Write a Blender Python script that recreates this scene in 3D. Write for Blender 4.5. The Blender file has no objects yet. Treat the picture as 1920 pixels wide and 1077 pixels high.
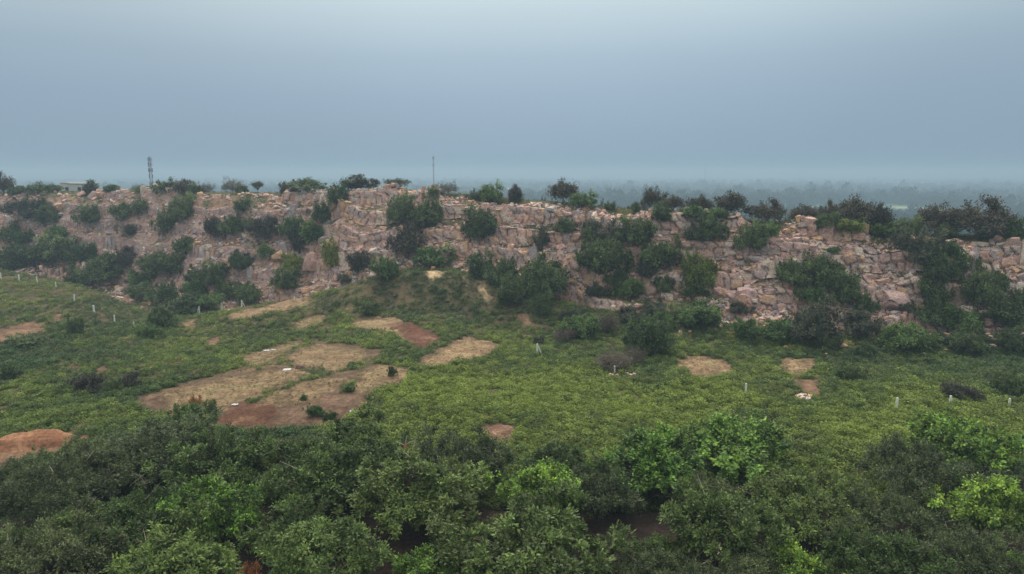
import bpy, math, random
import numpy as np
from mathutils import Vector

SC = bpy.context.scene
R = math.radians
# ------------------------------------------------------------------ camera
CAM_H, PITCH, F = 30.0, R(9.5), 1280.0            # F: focal length in pixels of the 1920 wide photo
cd = bpy.data.cameras.new('camera')
cd.sensor_width = 36.0; cd.lens = 24.0; cd.clip_start = 0.5; cd.clip_end = 40000
cam = bpy.data.objects.new('camera', cd); SC.collection.objects.link(cam)
cam.location = (0, 0, CAM_H); cam.rotation_euler = (math.pi/2 - PITCH, 0, 0)
SC.camera = cam
# ------------------------------------------------------------------ sky, sun, exposure
SUN_AZ, SUN_EL = R(-8), R(52)                     # azimuth from +Y towards +X
w = bpy.data.worlds.new('World'); SC.world = w; w.use_nodes = True
nt = w.node_tree; nt.nodes.clear()
N = nt.nodes.new; L = nt.links.new
tc = N('ShaderNodeTexCoord'); sep = N('ShaderNodeSeparateXYZ'); L(tc.outputs['Generated'], sep.inputs[0])
ramp = N('ShaderNodeValToRGB'); L(sep.outputs['Z'], ramp.inputs[0])
stops = [(0.0, (.235, .355, .470)), (.05, (.252, .364, .484)), (.10, (.258, .368, .492)), (.155, (.300, .412, .512)),
         (.225, (.430, .545, .600)), (.40, (1.0, 1.10, 1.10)), (1.0, (2.2, 2.23, 2.13))]
el = ramp.color_ramp.elements
for i, (p, c) in enumerate(stops):
    e = el[i] if i < 2 else el.new(p)
    e.position = p; e.color = (*c, 1)
sky = N('ShaderNodeTexSky'); sky.sky_type = 'NISHITA'; sky.sun_disc = False
sky.sun_elevation = SUN_EL; sky.sun_rotation = SUN_AZ; sky.dust_density = 6.0; sky.air_density = 1.0
skm = N('ShaderNodeVectorMath'); skm.operation = 'SCALE'; L(sky.outputs[0], skm.inputs[0]); skm.inputs['Scale'].default_value = 0.055
# soft brightening of the cloud veil around the hidden sun
dot = N('ShaderNodeVectorMath'); dot.operation = 'DOT_PRODUCT'; L(tc.outputs['Generated'], dot.inputs[0])
dot.inputs[1].default_value = (math.sin(R(3))*math.cos(R(30)), math.cos(R(3))*math.cos(R(30)), math.sin(R(30)))
mr = N('ShaderNodeMapRange'); mr.interpolation_type = 'SMOOTHSTEP'; L(dot.outputs['Value'], mr.inputs[0])
mr.inputs[1].default_value = .80; mr.inputs[2].default_value = 1.0; mr.inputs[3].default_value = .97; mr.inputs[4].default_value = 1.20
nz = N('ShaderNodeTexNoise'); nz.inputs['Scale'].default_value = 2.2; nz.inputs['Detail'].default_value = 3; L(tc.outputs['Generated'], nz.inputs[0])
nr = N('ShaderNodeMapRange'); L(nz.outputs[0], nr.inputs[0]); nr.inputs[3].default_value = .94; nr.inputs[4].default_value = 1.06
mm = N('ShaderNodeMath'); mm.operation = 'MULTIPLY'; L(mr.outputs[0], mm.inputs[0]); L(nr.outputs[0], mm.inputs[1])
veil = N('ShaderNodeVectorMath'); veil.operation = 'SCALE'; L(ramp.outputs[0], veil.inputs[0]); L(mm.outputs[0], veil.inputs['Scale'])
mx = N('ShaderNodeMix'); mx.data_type = 'RGBA'; mx.inputs[0].default_value = .82
L(skm.outputs[0], mx.inputs[6]); L(veil.outputs[0], mx.inputs[7])
bg = N('ShaderNodeBackground'); L(mx.outputs[2], bg.inputs[0]); bg.inputs[1].default_value = 1.0
wo = N('ShaderNodeOutputWorld'); L(bg.outputs[0], wo.inputs[0])
sl = bpy.data.lights.new('sun', 'SUN'); sl.energy = 2.2; sl.angle = R(18); sl.color = (1, .92, .80)
so = bpy.data.objects.new('sun', sl); SC.collection.objects.link(so)
so.rotation_euler = Vector((math.sin(SUN_AZ)*math.cos(SUN_EL), math.cos(SUN_AZ)*math.cos(SUN_EL), math.sin(SUN_EL))).to_track_quat('Z', 'Y').to_euler()
SC.view_settings.view_transform = 'Standard'; SC.view_settings.look = 'None'
SC.view_settings.exposure = 0.25; SC.view_settings.gamma = 1.0
HAZE_DENSITY = 0.00053
cy = SC.cycles
cy.use_denoising = True; cy.max_bounces = 4; cy.diffuse_bounces = 2; cy.glossy_bounces = 1; cy.transmission_bounces = 2
cy.volume_bounces = 1; cy.transparent_max_bounces = 4
try: cy.denoising_input_passes = 'RGB_ALBEDO_NORMAL'
except Exception: pass

rng = np.random.default_rng(7); random.seed(7)
C = SC.collection
# ------------------------------------------------------------------ numpy noise
def _h(ix, iy, iz, seed):
    n = (ix.astype(np.int64)*374761393 + iy.astype(np.int64)*668265263 + iz.astype(np.int64)*2147483647 + seed*1274126177) & 0xffffffff
    n = ((n ^ (n >> 13))*1274126177) & 0xffffffff
    n = ((n ^ (n >> 16))*2246822519) & 0xffffffff
    return ((n ^ (n >> 15)) & 0xffff)/65535.0
def vn(x, y, z=None, seed=0):
    x = np.asarray(x, float); y = np.asarray(y, float); z = np.zeros_like(x) if z is None else np.asarray(z, float)
    ix, iy, iz = np.floor(x), np.floor(y), np.floor(z)
    fx, fy, fz = x-ix, y-iy, z-iz
    fx, fy, fz = [f*f*(3-2*f) for f in (fx, fy, fz)]
    def q(k): 
        a = _h(ix, iy, iz+k, seed); b = _h(ix+1, iy, iz+k, seed); c = _h(ix, iy+1, iz+k, seed); d = _h(ix+1, iy+1, iz+k, seed)
        return (a*(1-fx)+b*fx)*(1-fy)+(c*(1-fx)+d*fx)*fy
    if not np.any(fz): return q(0)*2-1
    return (q(0)*(1-fz)+q(1)*fz)*2-1
def fbm(x, y, z=None, o=4, seed=0):
    s, a, f = 0, .5, 1
    for k in range(o):
        s = s + a*vn(np.asarray(x)*f, np.asarray(y)*f, None if z is None else np.asarray(z)*f, seed+k*17); a *= .5; f *= 2.03
    return s
def sst(a, b, x):
    t = np.clip((x-a)/(b-a), 0, 1); return t*t*(3-2*t)
# ------------------------------------------------------------------ picture ray helpers
cp, sp = math.cos(PITCH), math.sin(PITCH)
def ray(px, py):
    x, y = (px-960)/F, (538.5-py)/F
    return x/(cp+y*sp), (-sp+y*cp)/(cp+y*sp)       # dX/dY, dZ/dY
def project(X, Y, Z):
    dz = Z-CAM_H
    d = Y*cp-dz*sp
    return 960+F*X/d, 538.5-F*(Y*sp+dz*cp)/d
def zat(py, Y): return CAM_H+Y*ray(960, py)[1]
# ------------------------------------------------------------------ terrain: profiles along the view, one per column of land
# column px: field rise (py,Y), knoll crest (py,Y), hollow (z,Y), foot of slope (py,Y), mid slope (py,Y), cliff top (py,Y)
PROF = {
 -300: ((600,145),(506,186),(-1,200),(492,224),(425,240),(362,258)),
 0:    ((600,145),(512,185),(-2,200),(492,222),(425,238),(363,255)),
 130:  ((610,140),(535,178),(-5,198),(507,216),(430,231),(361,250)),
 280:  ((625,136),(598,157),(-6,172),(548,198),(450,221),(361,243)),
 420:  ((630,132),(588,151),(-5,165),(562,181),(455,205),(363,232)),
 560:  ((620,136),(560,159),(-3,171),(532,185),(440,200),(361,220)),
 700:  ((600,142),(522,160),(4,167),(502,172),(430,185),(360,205)),
 815:  ((590,143),(508,160),(7,166),(491,170),(430,182),(362,200)),
 960:  ((620,133),(540,152),(4.5,157),(516,162),(440,174),(373,190)),
 1100: ((640,126),(590,140),(1.2,144),(560,149),(460,163),(386,178)),
 1250: ((650,120),(610,132),(1,135),(570,142),(480,154),(400,168)),
 1400: ((660,116),(625,125),(.8,128),(577,136),(490,147),(413,159)),
 1550: ((668,113),(640,120),(.8,123),(592,130),(500,140),(425,150)),
 1700: ((675,111.5),(648,118),(.6,121),(597,127),(510,136),(438,145)),
 1850: ((678,111),(650,116),(.8,119),(602,124),(515,132),(446,140)),
 2200: ((680,110),(655,113),(1,116),(604,121),(520,128),(452,136)),
}
def pchip_d(x, y):
    h = np.diff(x); d = np.diff(y)/h; m = np.zeros_like(y)
    for i in range(1, len(x)-1):
        if d[i-1]*d[i] > 0:
            w1, w2 = 2*h[i]+h[i-1], h[i]+2*h[i-1]; m[i] = (w1+w2)/(w1/d[i-1]+w2/d[i])
    m[0], m[-1] = d[0], d[-1]
    return m
def herm(x0, x1, y0, y1, m0, m1, x):
    h = x1-x0; t = (x-x0)/h; t2 = t*t; t3 = t2*t
    return (2*t3-3*t2+1)*y0+(t3-2*t2+t)*h*m0+(-2*t3+3*t2)*y1+(t3-t2)*h*m1
cs, KY, KZ = [], [], []
for px in sorted(PROF):
    fr, kn, ho, ft, md, tp = PROF[px]
    md = (md[0], ft[1]+(md[1]-ft[1])*.62); tp = (tp[0], ft[1]+(tp[1]-ft[1])*.62)
    yy = [10, 55, 90, fr[1], kn[1], ho[1], ft[1], md[1], tp[1]]
    zz = [0, 0, 0, zat(*fr), zat(*kn), ho[0], zat(*ft), zat(*md), zat(*tp)]
    back = 24 if px > 420 else 75
    yy += [tp[1]+back, tp[1]+back+120, 620, 1600, 14000]
    zz += [zz[-1]-(1.6 if px > 420 else 2.4)-.02*max(0, px-900)/10, -14, -35, -35, -35]
    cs.append((px-960)/F); KY.append(yy); KZ.append(zz)
cs, KY, KZ = np.array(cs), np.array(KY, float), np.array(KZ, float)
NS = 800; SG = np.linspace(-1.6, 1.6, NS)
def across(A):
    out = np.zeros((NS, A.shape[1])); sc = np.clip(SG, cs[0], cs[-1])
    i = np.clip(np.searchsorted(cs, sc, side='right')-1, 0, len(cs)-2)
    for k in range(A.shape[1]):
        m = pchip_d(cs, A[:, k]); out[:, k] = herm(cs[i], cs[i+1], A[i, k], A[i+1, k], m[i], m[i+1], sc)
    return out
TY, TZ = across(KY), across(KZ)
TD = np.array([pchip_d(TY[i], TZ[i]) for i in range(NS)])
def keys(X, Y):
    s = np.clip(X/np.maximum(Y, 8), -1.59, 1.59); f = (s+1.6)/3.2*(NS-1); i = np.clip(f.astype(int), 0, NS-2); f = (f-i)[:, None]
    return TY[i]*(1-f)+TY[i+1]*f, TZ[i]*(1-f)+TZ[i+1]*f, TD[i]*(1-f)+TD[i+1]*f
def slope_t(X, Y):
    """0 in the hollow, 1 on the cliff top, >1 behind; -1.. in front"""
    y, z, d = keys(X, Y)
    return (Y-y[:, 5])/(y[:, 8]-y[:, 5])
BED = 5.2
def bed(X, Y, h):
    return h/BED+1.0*fbm(X/27, Y/27, o=3, seed=3)+.30*fbm(X/8, Y/8, o=2, seed=8)
def height(X, Y, fine=True):
    X = np.atleast_1d(np.asarray(X, float)); Y = np.atleast_1d(np.asarray(Y, float))
    y, z, d = keys(X, Y)
    Yc = np.clip(Y, 10.01, 13999)
    k = np.clip((Yc[:, None] >= y).sum(1)-1, 0, y.shape[1]-2); r = np.arange(len(X))
    h = herm(y[r, k], y[r, k+1], z[r, k], z[r, k+1], d[r, k], d[r, k+1], Yc)
    if not fine: return h
    t = (Y-y[:, 5])/(y[:, 8]-y[:, 5])
    ws = sst(.02, .2, t)*(1-sst(1.0, 1.25, t))
    wf = 1-sst(-.05, .1, t)
    # bedding: benches and risers
    q = bed(X, Y, h); fr = q-np.floor(q)
    lf = 1-sst(-.42, -.22, X/np.maximum(Y, 1)); h = h+ws*BED*(sst(.55, .72, fr)-fr)*.80*np.clip(.88+.6*fbm(X/12, Y/12, o=2, seed=9), .4, 1)*(1-.45*lf)
    h = h+ws*(.8*fbm(X/9, Y/9, o=4, seed=11)+.45*fbm(X/2.2, Y/2.2, o=3, seed=13))
    h = h+wf*(.7*fbm(X/22, Y/22, o=3, seed=21)+.22*fbm(X/4, Y/4, o=3, seed=23))
    far = sst(1.2, 3, t)
    return h+far*(1-sst(400, 1500, Y))*1.2*fbm(X/60, Y/60, o=3, seed=31)
def hit(px, py, ymax=None):
    dx, dz = ray(px, py)
    Y = np.geomspace(22, 600, 1400); X = dx*Y; Z = CAM_H+dz*Y
    g = Z-height(X, Y); i = np.argmax(g < 0)
    if g[i] >= 0: return None
    if ymax is None:
        yk = keys(X[i:i+1], Y[i:i+1])[0][0]
        if Y[i] > yk[9]: return None
    a = g[i-1]/(g[i-1]-g[i]); y = Y[i-1]+a*(Y[i]-Y[i-1])
    return np.array([dx*y, y, float(height(dx*y, y)[0])])
def crest(px, off):
    s = (px-960)/F; s = ray(px, 390)[0]
    Y = np.interp(s, SG, TY[:, 8])+off
    return np.array([s*Y, Y, float(height(s*Y, Y)[0])])
# ------------------------------------------------------------------ mesh + material helpers
def new_mesh(name, V, Fq, col=None, smooth=False):
    """Fq: (n,4) or (n,3) int array"""
    V = np.asarray(V, np.float32); Fq = np.asarray(Fq, np.int32)
    me = bpy.data.meshes.new(name); n, k = Fq.shape
    me.vertices.add(len(V)); me.vertices.foreach_set('co', V.ravel())
    me.loops.add(n*k); me.loops.foreach_set('vertex_index', Fq.ravel())
    me.polygons.add(n); me.polygons.foreach_set('loop_start', np.arange(0, n*k, k, dtype=np.int32))
    me.update(calc_edges=True)
    me.polygons.foreach_set('use_smooth', np.full(n, smooth, bool))
    if col is not None:
        a = me.color_attributes.new('tint', 'FLOAT_COLOR', 'POINT')
        c = np.ones((len(V), 4), np.float32); c[:, :3] = col; a.data.foreach_set('color', c.ravel())
    return me
def link(name, me, m=None, parent=None):
    o = bpy.data.objects.new(name, me); C.objects.link(o)
    if m is not None and not me.materials: me.materials.append(m)
    if parent: o.parent = parent
    return o
def tag(o, label, cat, group=None):
    o['label'] = label; o['category'] = cat
    if group: o['group'] = group
    return o
def structure(o, kind='structure'): o['kind'] = kind; return o
def empty(name, loc, rz=0, scale=(1, 1, 1)):
    o = bpy.data.objects.new(name, None); C.objects.link(o); o.location = loc; o.rotation_euler = (0, 0, rz); o.scale = scale
    return o
def mat(name, base=None, attr='tint', attr_type='GEOMETRY', rough=.85, var=.25, nscale=3.0, trans=0.0, bump=0.0, objvar=0.0, spec=.2, dark=None, dscale=1.0, zs=1.0, crack=False):
    m = bpy.data.materials.new(name); m.use_nodes = True; t = m.node_tree; t.nodes.clear()
    n = t.nodes.new; l = t.links.new
    geo = n('ShaderNodeNewGeometry')
    if attr:
        a = n('ShaderNodeAttribute'); a.attribute_name = attr; a.attribute_type = attr_type; c = a.outputs['Color']
    else:
        a = n('ShaderNodeRGB'); a.outputs[0].default_value = (*base, 1); c = a.outputs[0]
    nz = n('ShaderNodeTexNoise'); nz.inputs['Scale'].default_value = nscale; nz.inputs['Detail'].default_value = 5; nz.inputs['Roughness'].default_value = .65
    pos = geo.outputs['Position']
    if zs != 1.0:
        mp = n('ShaderNodeVectorMath'); mp.operation = 'MULTIPLY'; l(pos, mp.inputs[0]); mp.inputs[1].default_value = (1, 1, zs); pos = mp.outputs[0]
    l(pos, nz.inputs['Vector'])
    mr = n('ShaderNodeMapRange'); l(nz.outputs[0], mr.inputs[0]); mr.inputs[1].default_value = .25; mr.inputs[2].default_value = .75
    mr.inputs[3].default_value = 1-var; mr.inputs[4].default_value = 1+var
    v = n('ShaderNodeVectorMath'); v.operation = 'SCALE'; l(c, v.inputs[0]); l(mr.outputs[0], v.inputs['Scale']); c = v.outputs[0]
    if dark is not None:
        z2 = n('ShaderNodeTexNoise'); z2.inputs['Scale'].default_value = dscale; z2.inputs['Detail'].default_value = 6; z2.inputs['Roughness'].default_value = .7
        l(geo.outputs['Position'], z2.inputs['Vector'])
        r2 = n('ShaderNodeMapRange'); l(z2.outputs[0], r2.inputs[0]); r2.inputs[1].default_value = .52; r2.inputs[2].default_value = .72; r2.inputs[4].default_value = .7
        x = n('ShaderNodeMix'); x.data_type = 'RGBA'; l(r2.outputs[0], x.inputs[0]); l(c, x.inputs[6]); x.inputs[7].default_value = (*dark, 1); c = x.outputs[2]
    if crack:
        wn = n('ShaderNodeTexNoise'); wn.inputs['Scale'].default_value = 1.1; wn.inputs['Detail'].default_value = 3; l(geo.outputs['Position'], wn.inputs['Vector'])
        wa = n('ShaderNodeVectorMath'); wa.operation = 'MULTIPLY_ADD'; l(wn.outputs['Color'], wa.inputs[0]); wa.inputs[1].default_value = (1.1, 1.1, .8); l(geo.outputs['Position'], wa.inputs[2])
        ws_ = n('ShaderNodeVectorMath'); ws_.operation = 'MULTIPLY'; l(wa.outputs[0], ws_.inputs[0]); ws_.inputs[1].default_value = (.62, .62, 1.05)
        vo = n('ShaderNodeTexVoronoi'); vo.feature = 'DISTANCE_TO_EDGE'; l(ws_.outputs[0], vo.inputs['Vector'])
        cr = n('ShaderNodeMapRange'); l(vo.outputs['Distance'], cr.inputs[0]); cr.inputs[1].default_value = .015; cr.inputs[2].default_value = .085; cr.inputs[3].default_value = .28; cr.inputs[4].default_value = 1
        cv = n('ShaderNodeVectorMath'); cv.operation = 'SCALE'; l(c, cv.inputs[0]); l(cr.outputs[0], cv.inputs['Scale']); c = cv.outputs[0]
    if objvar:
        oi = n('ShaderNodeObjectInfo'); hs = n('ShaderNodeHueSaturation')
        m1 = n('ShaderNodeMapRange'); l(oi.outputs['Random'], m1.inputs[0]); m1.inputs[3].default_value = 1-objvar; m1.inputs[4].default_value = 1+objvar
        m2 = n('ShaderNodeMath'); m2.operation = 'MULTIPLY_ADD'; l(oi.outputs['Random'], m2.inputs[0]); m2.inputs[1].default_value = -.05*objvar*2; m2.inputs[2].default_value = .5+.05*objvar
        l(m1.outputs[0], hs.inputs['Value']); l(m2.outputs[0], hs.inputs['Hue']); l(c, hs.inputs['Color']); c = hs.outputs[0]
    b = n('ShaderNodeBsdfPrincipled'); l(c, b.inputs['Base Color']); b.inputs['Roughness'].default_value = rough; b.inputs['Specular IOR Level'].default_value = spec
    if bump:
        bp = n('ShaderNodeBump'); bp.inputs['Strength'].default_value = bump; bp.inputs['Distance'].default_value = .15; l(nz.outputs[0], bp.inputs['Height']); l(bp.outputs[0], b.inputs['Normal'])
    o = n('ShaderNodeOutputMaterial'); s = b.outputs[0]
    if trans:
        tr = n('ShaderNodeBsdfTranslucent'); l(c, tr.inputs[0]); ms = n('ShaderNodeMixShader'); ms.inputs[0].default_value = trans
        l(s, ms.inputs[1]); l(tr.outputs[0], ms.inputs[2]); s = ms.outputs[0]
    l(s, o.inputs[0])
    return m
M_GROUND = mat('ground_soil', rough=.95, var=.55, nscale=2.2, bump=.8, spec=.05)
M_HILL = mat('hill_rock_and_soil', rough=.95, var=.42, nscale=1.3, bump=.9, spec=.05, zs=2.0, crack=True)
M_ROCK = mat('sandstone', rough=.9, var=.30, nscale=1.7, bump=.7, spec=.15, dark=(.16, .125, .125), dscale=.75, zs=2.2, crack=True)
M_LEAF = mat('leaves', rough=.6, var=.16, nscale=1.2, trans=.28, objvar=.26, spec=.25)
M_WEED = mat('weed_leaves', attr='tint', attr_type='INSTANCER', rough=.7, var=.22, nscale=1.5, trans=.25, spec=.15)
M_FAR = mat('far_leaves', attr='tint', attr_type='INSTANCER', rough=.8, var=.15, nscale=.3, trans=.2, spec=.1)
M_BARK = mat('bark', rough=.9, var=.3, nscale=6, bump=.4)
M_CONC = mat('white_concrete', base=(.55, .55, .50), attr=None, rough=.8, var=.25, nscale=5)
M_SLAB = mat('worn_concrete', base=(.42, .40, .37), attr=None, rough=.9, var=.3, nscale=3)
M_STEEL = mat('galvanised_steel', base=(.13, .12, .13), attr=None, rough=.6, var=.1)
M_PLASTER = mat('pale_plaster', base=(.40, .385, .375), attr=None, rough=.9, var=.1, nscale=.4)
M_PINK = mat('pink_plaster', base=(.62, .36, .30), attr=None, rough=.9, var=.08, nscale=.2)
M_DARKWIN = mat('dark_window', base=(.03, .035, .04), attr=None, rough=.3, var=.05)
M_SOIL = mat('heaped_soil', rough=.95, var=.55, nscale=2.6, bump=1.0, spec=.05)
M_SHEET = mat('white_plastic', base=(.45, .46, .47), attr=None, rough=.45, var=.08, nscale=4)
# ------------------------------------------------------------------ ground cover masks, laid out as areas of land
POLY = {  # kind: list of outlines
 'straw': [[(528,672),(592,637),(708,656),(622,699)], [(445,672),(560,637),(578,644),(488,682)],
           [(252,745),(330,722),(450,690),(530,682),(600,690),(545,716),(470,746),(400,778),(330,778),(270,768)],
           [(480,752),(560,718),(620,704),(656,716),(600,746),(540,772),(480,772)],
           [(664,706),(693,681),(768,690),(764,713),(700,726)], [(545,608),(575,592),(605,594),(600,606),(565,614)],
           [(618,704),(668,692),(702,724),(692,754),(600,748)], [(690,736),(640,740),(600,760),(560,790),(640,786),(690,752)]],
 'tan': [[(775,683),(830,652),(870,629),(940,648),(902,668),(800,685)], [(655,605),(690,594),(735,596),(780,606),(826,632),(800,648),(770,640),(735,620),(690,612)],
         [(430,590),(520,568),(566,556),(590,556),(580,568),(500,582),(440,597)],
         [(1264,676),(1310,666),(1366,676),(1369,690),(1332,705),(1290,707),(1284,690)], [(1452,672),(1531,672),(1525,690),(1497,704),(1467,695)],
         [(335,610),(360,598),(372,600),(355,612)]],
 'brown': [[(400,775),(560,762),(660,738),(690,745),(640,795),(560,803),(450,806)], [(898,801),(930,793),(970,800),(974,825),(930,828)], [(255,745),(300,735),(310,770),(270,768)]],
 'red': [[(745,612),(772,604),(828,632),(800,650),(775,643)], [(405,787),(450,755),(520,765),(525,785),(470,805),(420,802)]],
 'orange': [[(0,620),(40,604),(85,604),(80,620),(20,637),(-60,640)], [(95,592),(112,588),(116,594),(100,598)], [(-40,835),(150,806),(112,842),(60,862),(-40,880)],
            [(1488,700),(1510,714),(1540,702),(1534,740),(1512,736),(1490,716)], [(1308,722),(1322,728),(1341,746),(1330,748)],
            [(962,590),(988,590),(1000,603),(985,606)], [(385,640),(410,632),(412,642),(395,646)], [(175,690),(200,684),(205,690),(180,696)],[(140,698),(155,700),(150,705)]],
 'pale': [[(899,527),(914,527),(923,558),(907,556)], [(800,508),(820,507),(833,514),(808,518)], [(868,520),(880,524),(876,530)]],
}
STRIPS = [(-1, 7, [(482, 690), (540, 662), (586, 640)]), (-1, 6, [(532, 678), (578, 696), (612, 706)]), (-1, 7, [(470, 752), (545, 722), (600, 696)]), (3, 7, [(612, 708), (655, 704), (693, 684)]), (-1, 6, [(668, 694), (712, 664)]),
          (3, 8, [(545, 776), (600, 752), (656, 722), (664, 704)]), (3, 6, [(330, 724), (420, 706), (530, 690)]), (3, 6, [(592, 640), (650, 650), (708, 658)]), (3, 5, [(690, 738), (640, 742)]), (-1, 6, [(640, 736), (662, 718)])]
SOILC = {'straw': (.178, .124, .070), 'tan': (.215, .145, .084), 'brown': (.120, .074, .050), 'red': (.100, .046, .030), 'orange': (.155, .092, .058), 'pale': (.36, .26, .15)}
def inpoly(x, y, P):
    c = np.zeros(len(x), bool); n = len(P)
    for i in range(n):
        x1, y1 = P[i]; x2, y2 = P[(i+1) % n]
        if y1 == y2: continue
        c ^= ((y1 > y) != (y2 > y)) & (x < (x2-x1)*(y-y1)/(y2-y1)+x1)
    return c
def bare_kind(X, Y, Z, amp=1.0):
    """index of bare-soil kind (0 none); ragged edges come from land noise"""
    px, py = project(X, Y, Z)
    px = px+amp*(11*fbm(X/1.5, Y/1.5, o=4, seed=41)+4*vn(X/5, Y/5, seed=43)); py = py+amp*(4.5*fbm(X/1.5, Y/1.5, o=4, seed=42)+1*vn(X/5, Y/5, seed=44))
    k = np.zeros(len(X), int); m = (Y < 200)
    for j, nm in enumerate(POLY):
        for P in POLY[nm]: k[m & (inpoly(px, py, P) | inpoly(px, py-6, P))] = j+1
    for kd, wdt, line in STRIPS:
        for (x1, y1), (x2, y2) in zip(line[:-1], line[1:]):
            ux, uy = (x2-x1), (y2-y1)*2.2; tt = np.clip(((px-x1)*ux+(py-y1)*2.2*uy)/(ux*ux+uy*uy), 0, 1)
            k[m & (np.hypot(px-x1-tt*ux, (py-y1)*2.2-tt*uy) < wdt)] = kd
    return k
def ground_colour(X, Y, Z):
    n = len(X); t = slope_t(X, Y)
    n1 = fbm(X/14, Y/14, o=4, seed=51)[:, None]; n2 = fbm(X/3, Y/3, o=4, seed=53)[:, None]; n3 = fbm(X/.9, Y/.9, o=3, seed=55)[:, None]
    field = np.array([.066, .056, .032])+n1*np.array([.02, .018, .006])+np.clip(n2, 0, 1)*np.array([.05, .025, .012])
    under = np.array([.036, .026, .022])+n2*.012  # purple-brown soil below the near trees, colour darkened further for deep shade
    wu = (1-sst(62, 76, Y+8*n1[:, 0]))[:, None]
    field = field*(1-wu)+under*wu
    soil = np.array([.265, .165, .115])+n1*np.array([.05, .02, .0])+n3*.05
    gr = np.array([.105, .098, .046])+n2*.03
    mg = sst(-.12, .22, n2[:, 0]*.8+n1[:, 0]*.5+.02)[:, None]
    dz = (height(X, Y+.45)-height(X, Y-.45))/.9
    st_ = sst(.75, 1.25, dz+.5*n2[:, 0])[:, None]
    tn = vn(X/3, Z/1.5, Y/3, seed=57)[:, None]; rockc = np.array([.36, .235, .205])*(1+.35*tn)+np.clip(n1, 0, 1)*np.array([.0, .02, .05])+n3*.06
    slope = (soil*(1-mg)+gr*mg)*(1-st_)+rockc*st_
    ws = sst(.0, .16, t)[:, None]
    c = field*(1-ws)+slope*ws
    wt = sst(1.0, 1.1, t)[:, None]
    c = c*(1-wt)+(gr*.8+n2*.02)*wt
    # the plain behind: patchwork of crops
    wp = sst(1.5, 2.5, t)[:, None]
    cell = _h(np.floor(X/90+.4*vn(X/200, Y/200, seed=60)), np.floor(Y/150), np.zeros(n), 5)[:, None]
    plain = np.array([.055, .085, .040])*(.9+1.1*cell)+(cell > .75)*np.array([.13, .08, .04])
    c = c*(1-wp)+plain*wp
    k = bare_kind(X, Y, Z); rr = np.random.default_rng(3)
    K = [k]+[bare_kind(X+rr.normal()*.5, Y+rr.normal()*.9, Z, 1.25) for _ in range(6)]
    for j, nm in enumerate(SOILC):
        s = np.array(SOILC[nm])
        v = s*(1+.5*n2+.5*n3)
        if nm in ('straw', 'tan'):
            g = sst(.05, .5, n2+.5*n1); v = v*(1-.55*g)+np.array([.10, .105, .042])*.55*g
            r = sst(.12, .4, fbm(X/6, Y/2.2, o=3, seed=63))[:, None]; v = v*(1-.5*r)+np.array([.13, .075, .048])*.5*r
        wk = np.mean([q == j+1 for q in K], 0)[:, None]; wk = np.clip(wk+.35*n3*(wk > 0)*(wk < .99), 0, 1)
        rim = (wk*(1-wk)*4)**.8; v = v*(1-.45*rim)+np.array([.085, .052, .036])*.45*rim
        c = c*(1-wk)+v*wk
    return np.clip(c, .012, .8), k
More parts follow.
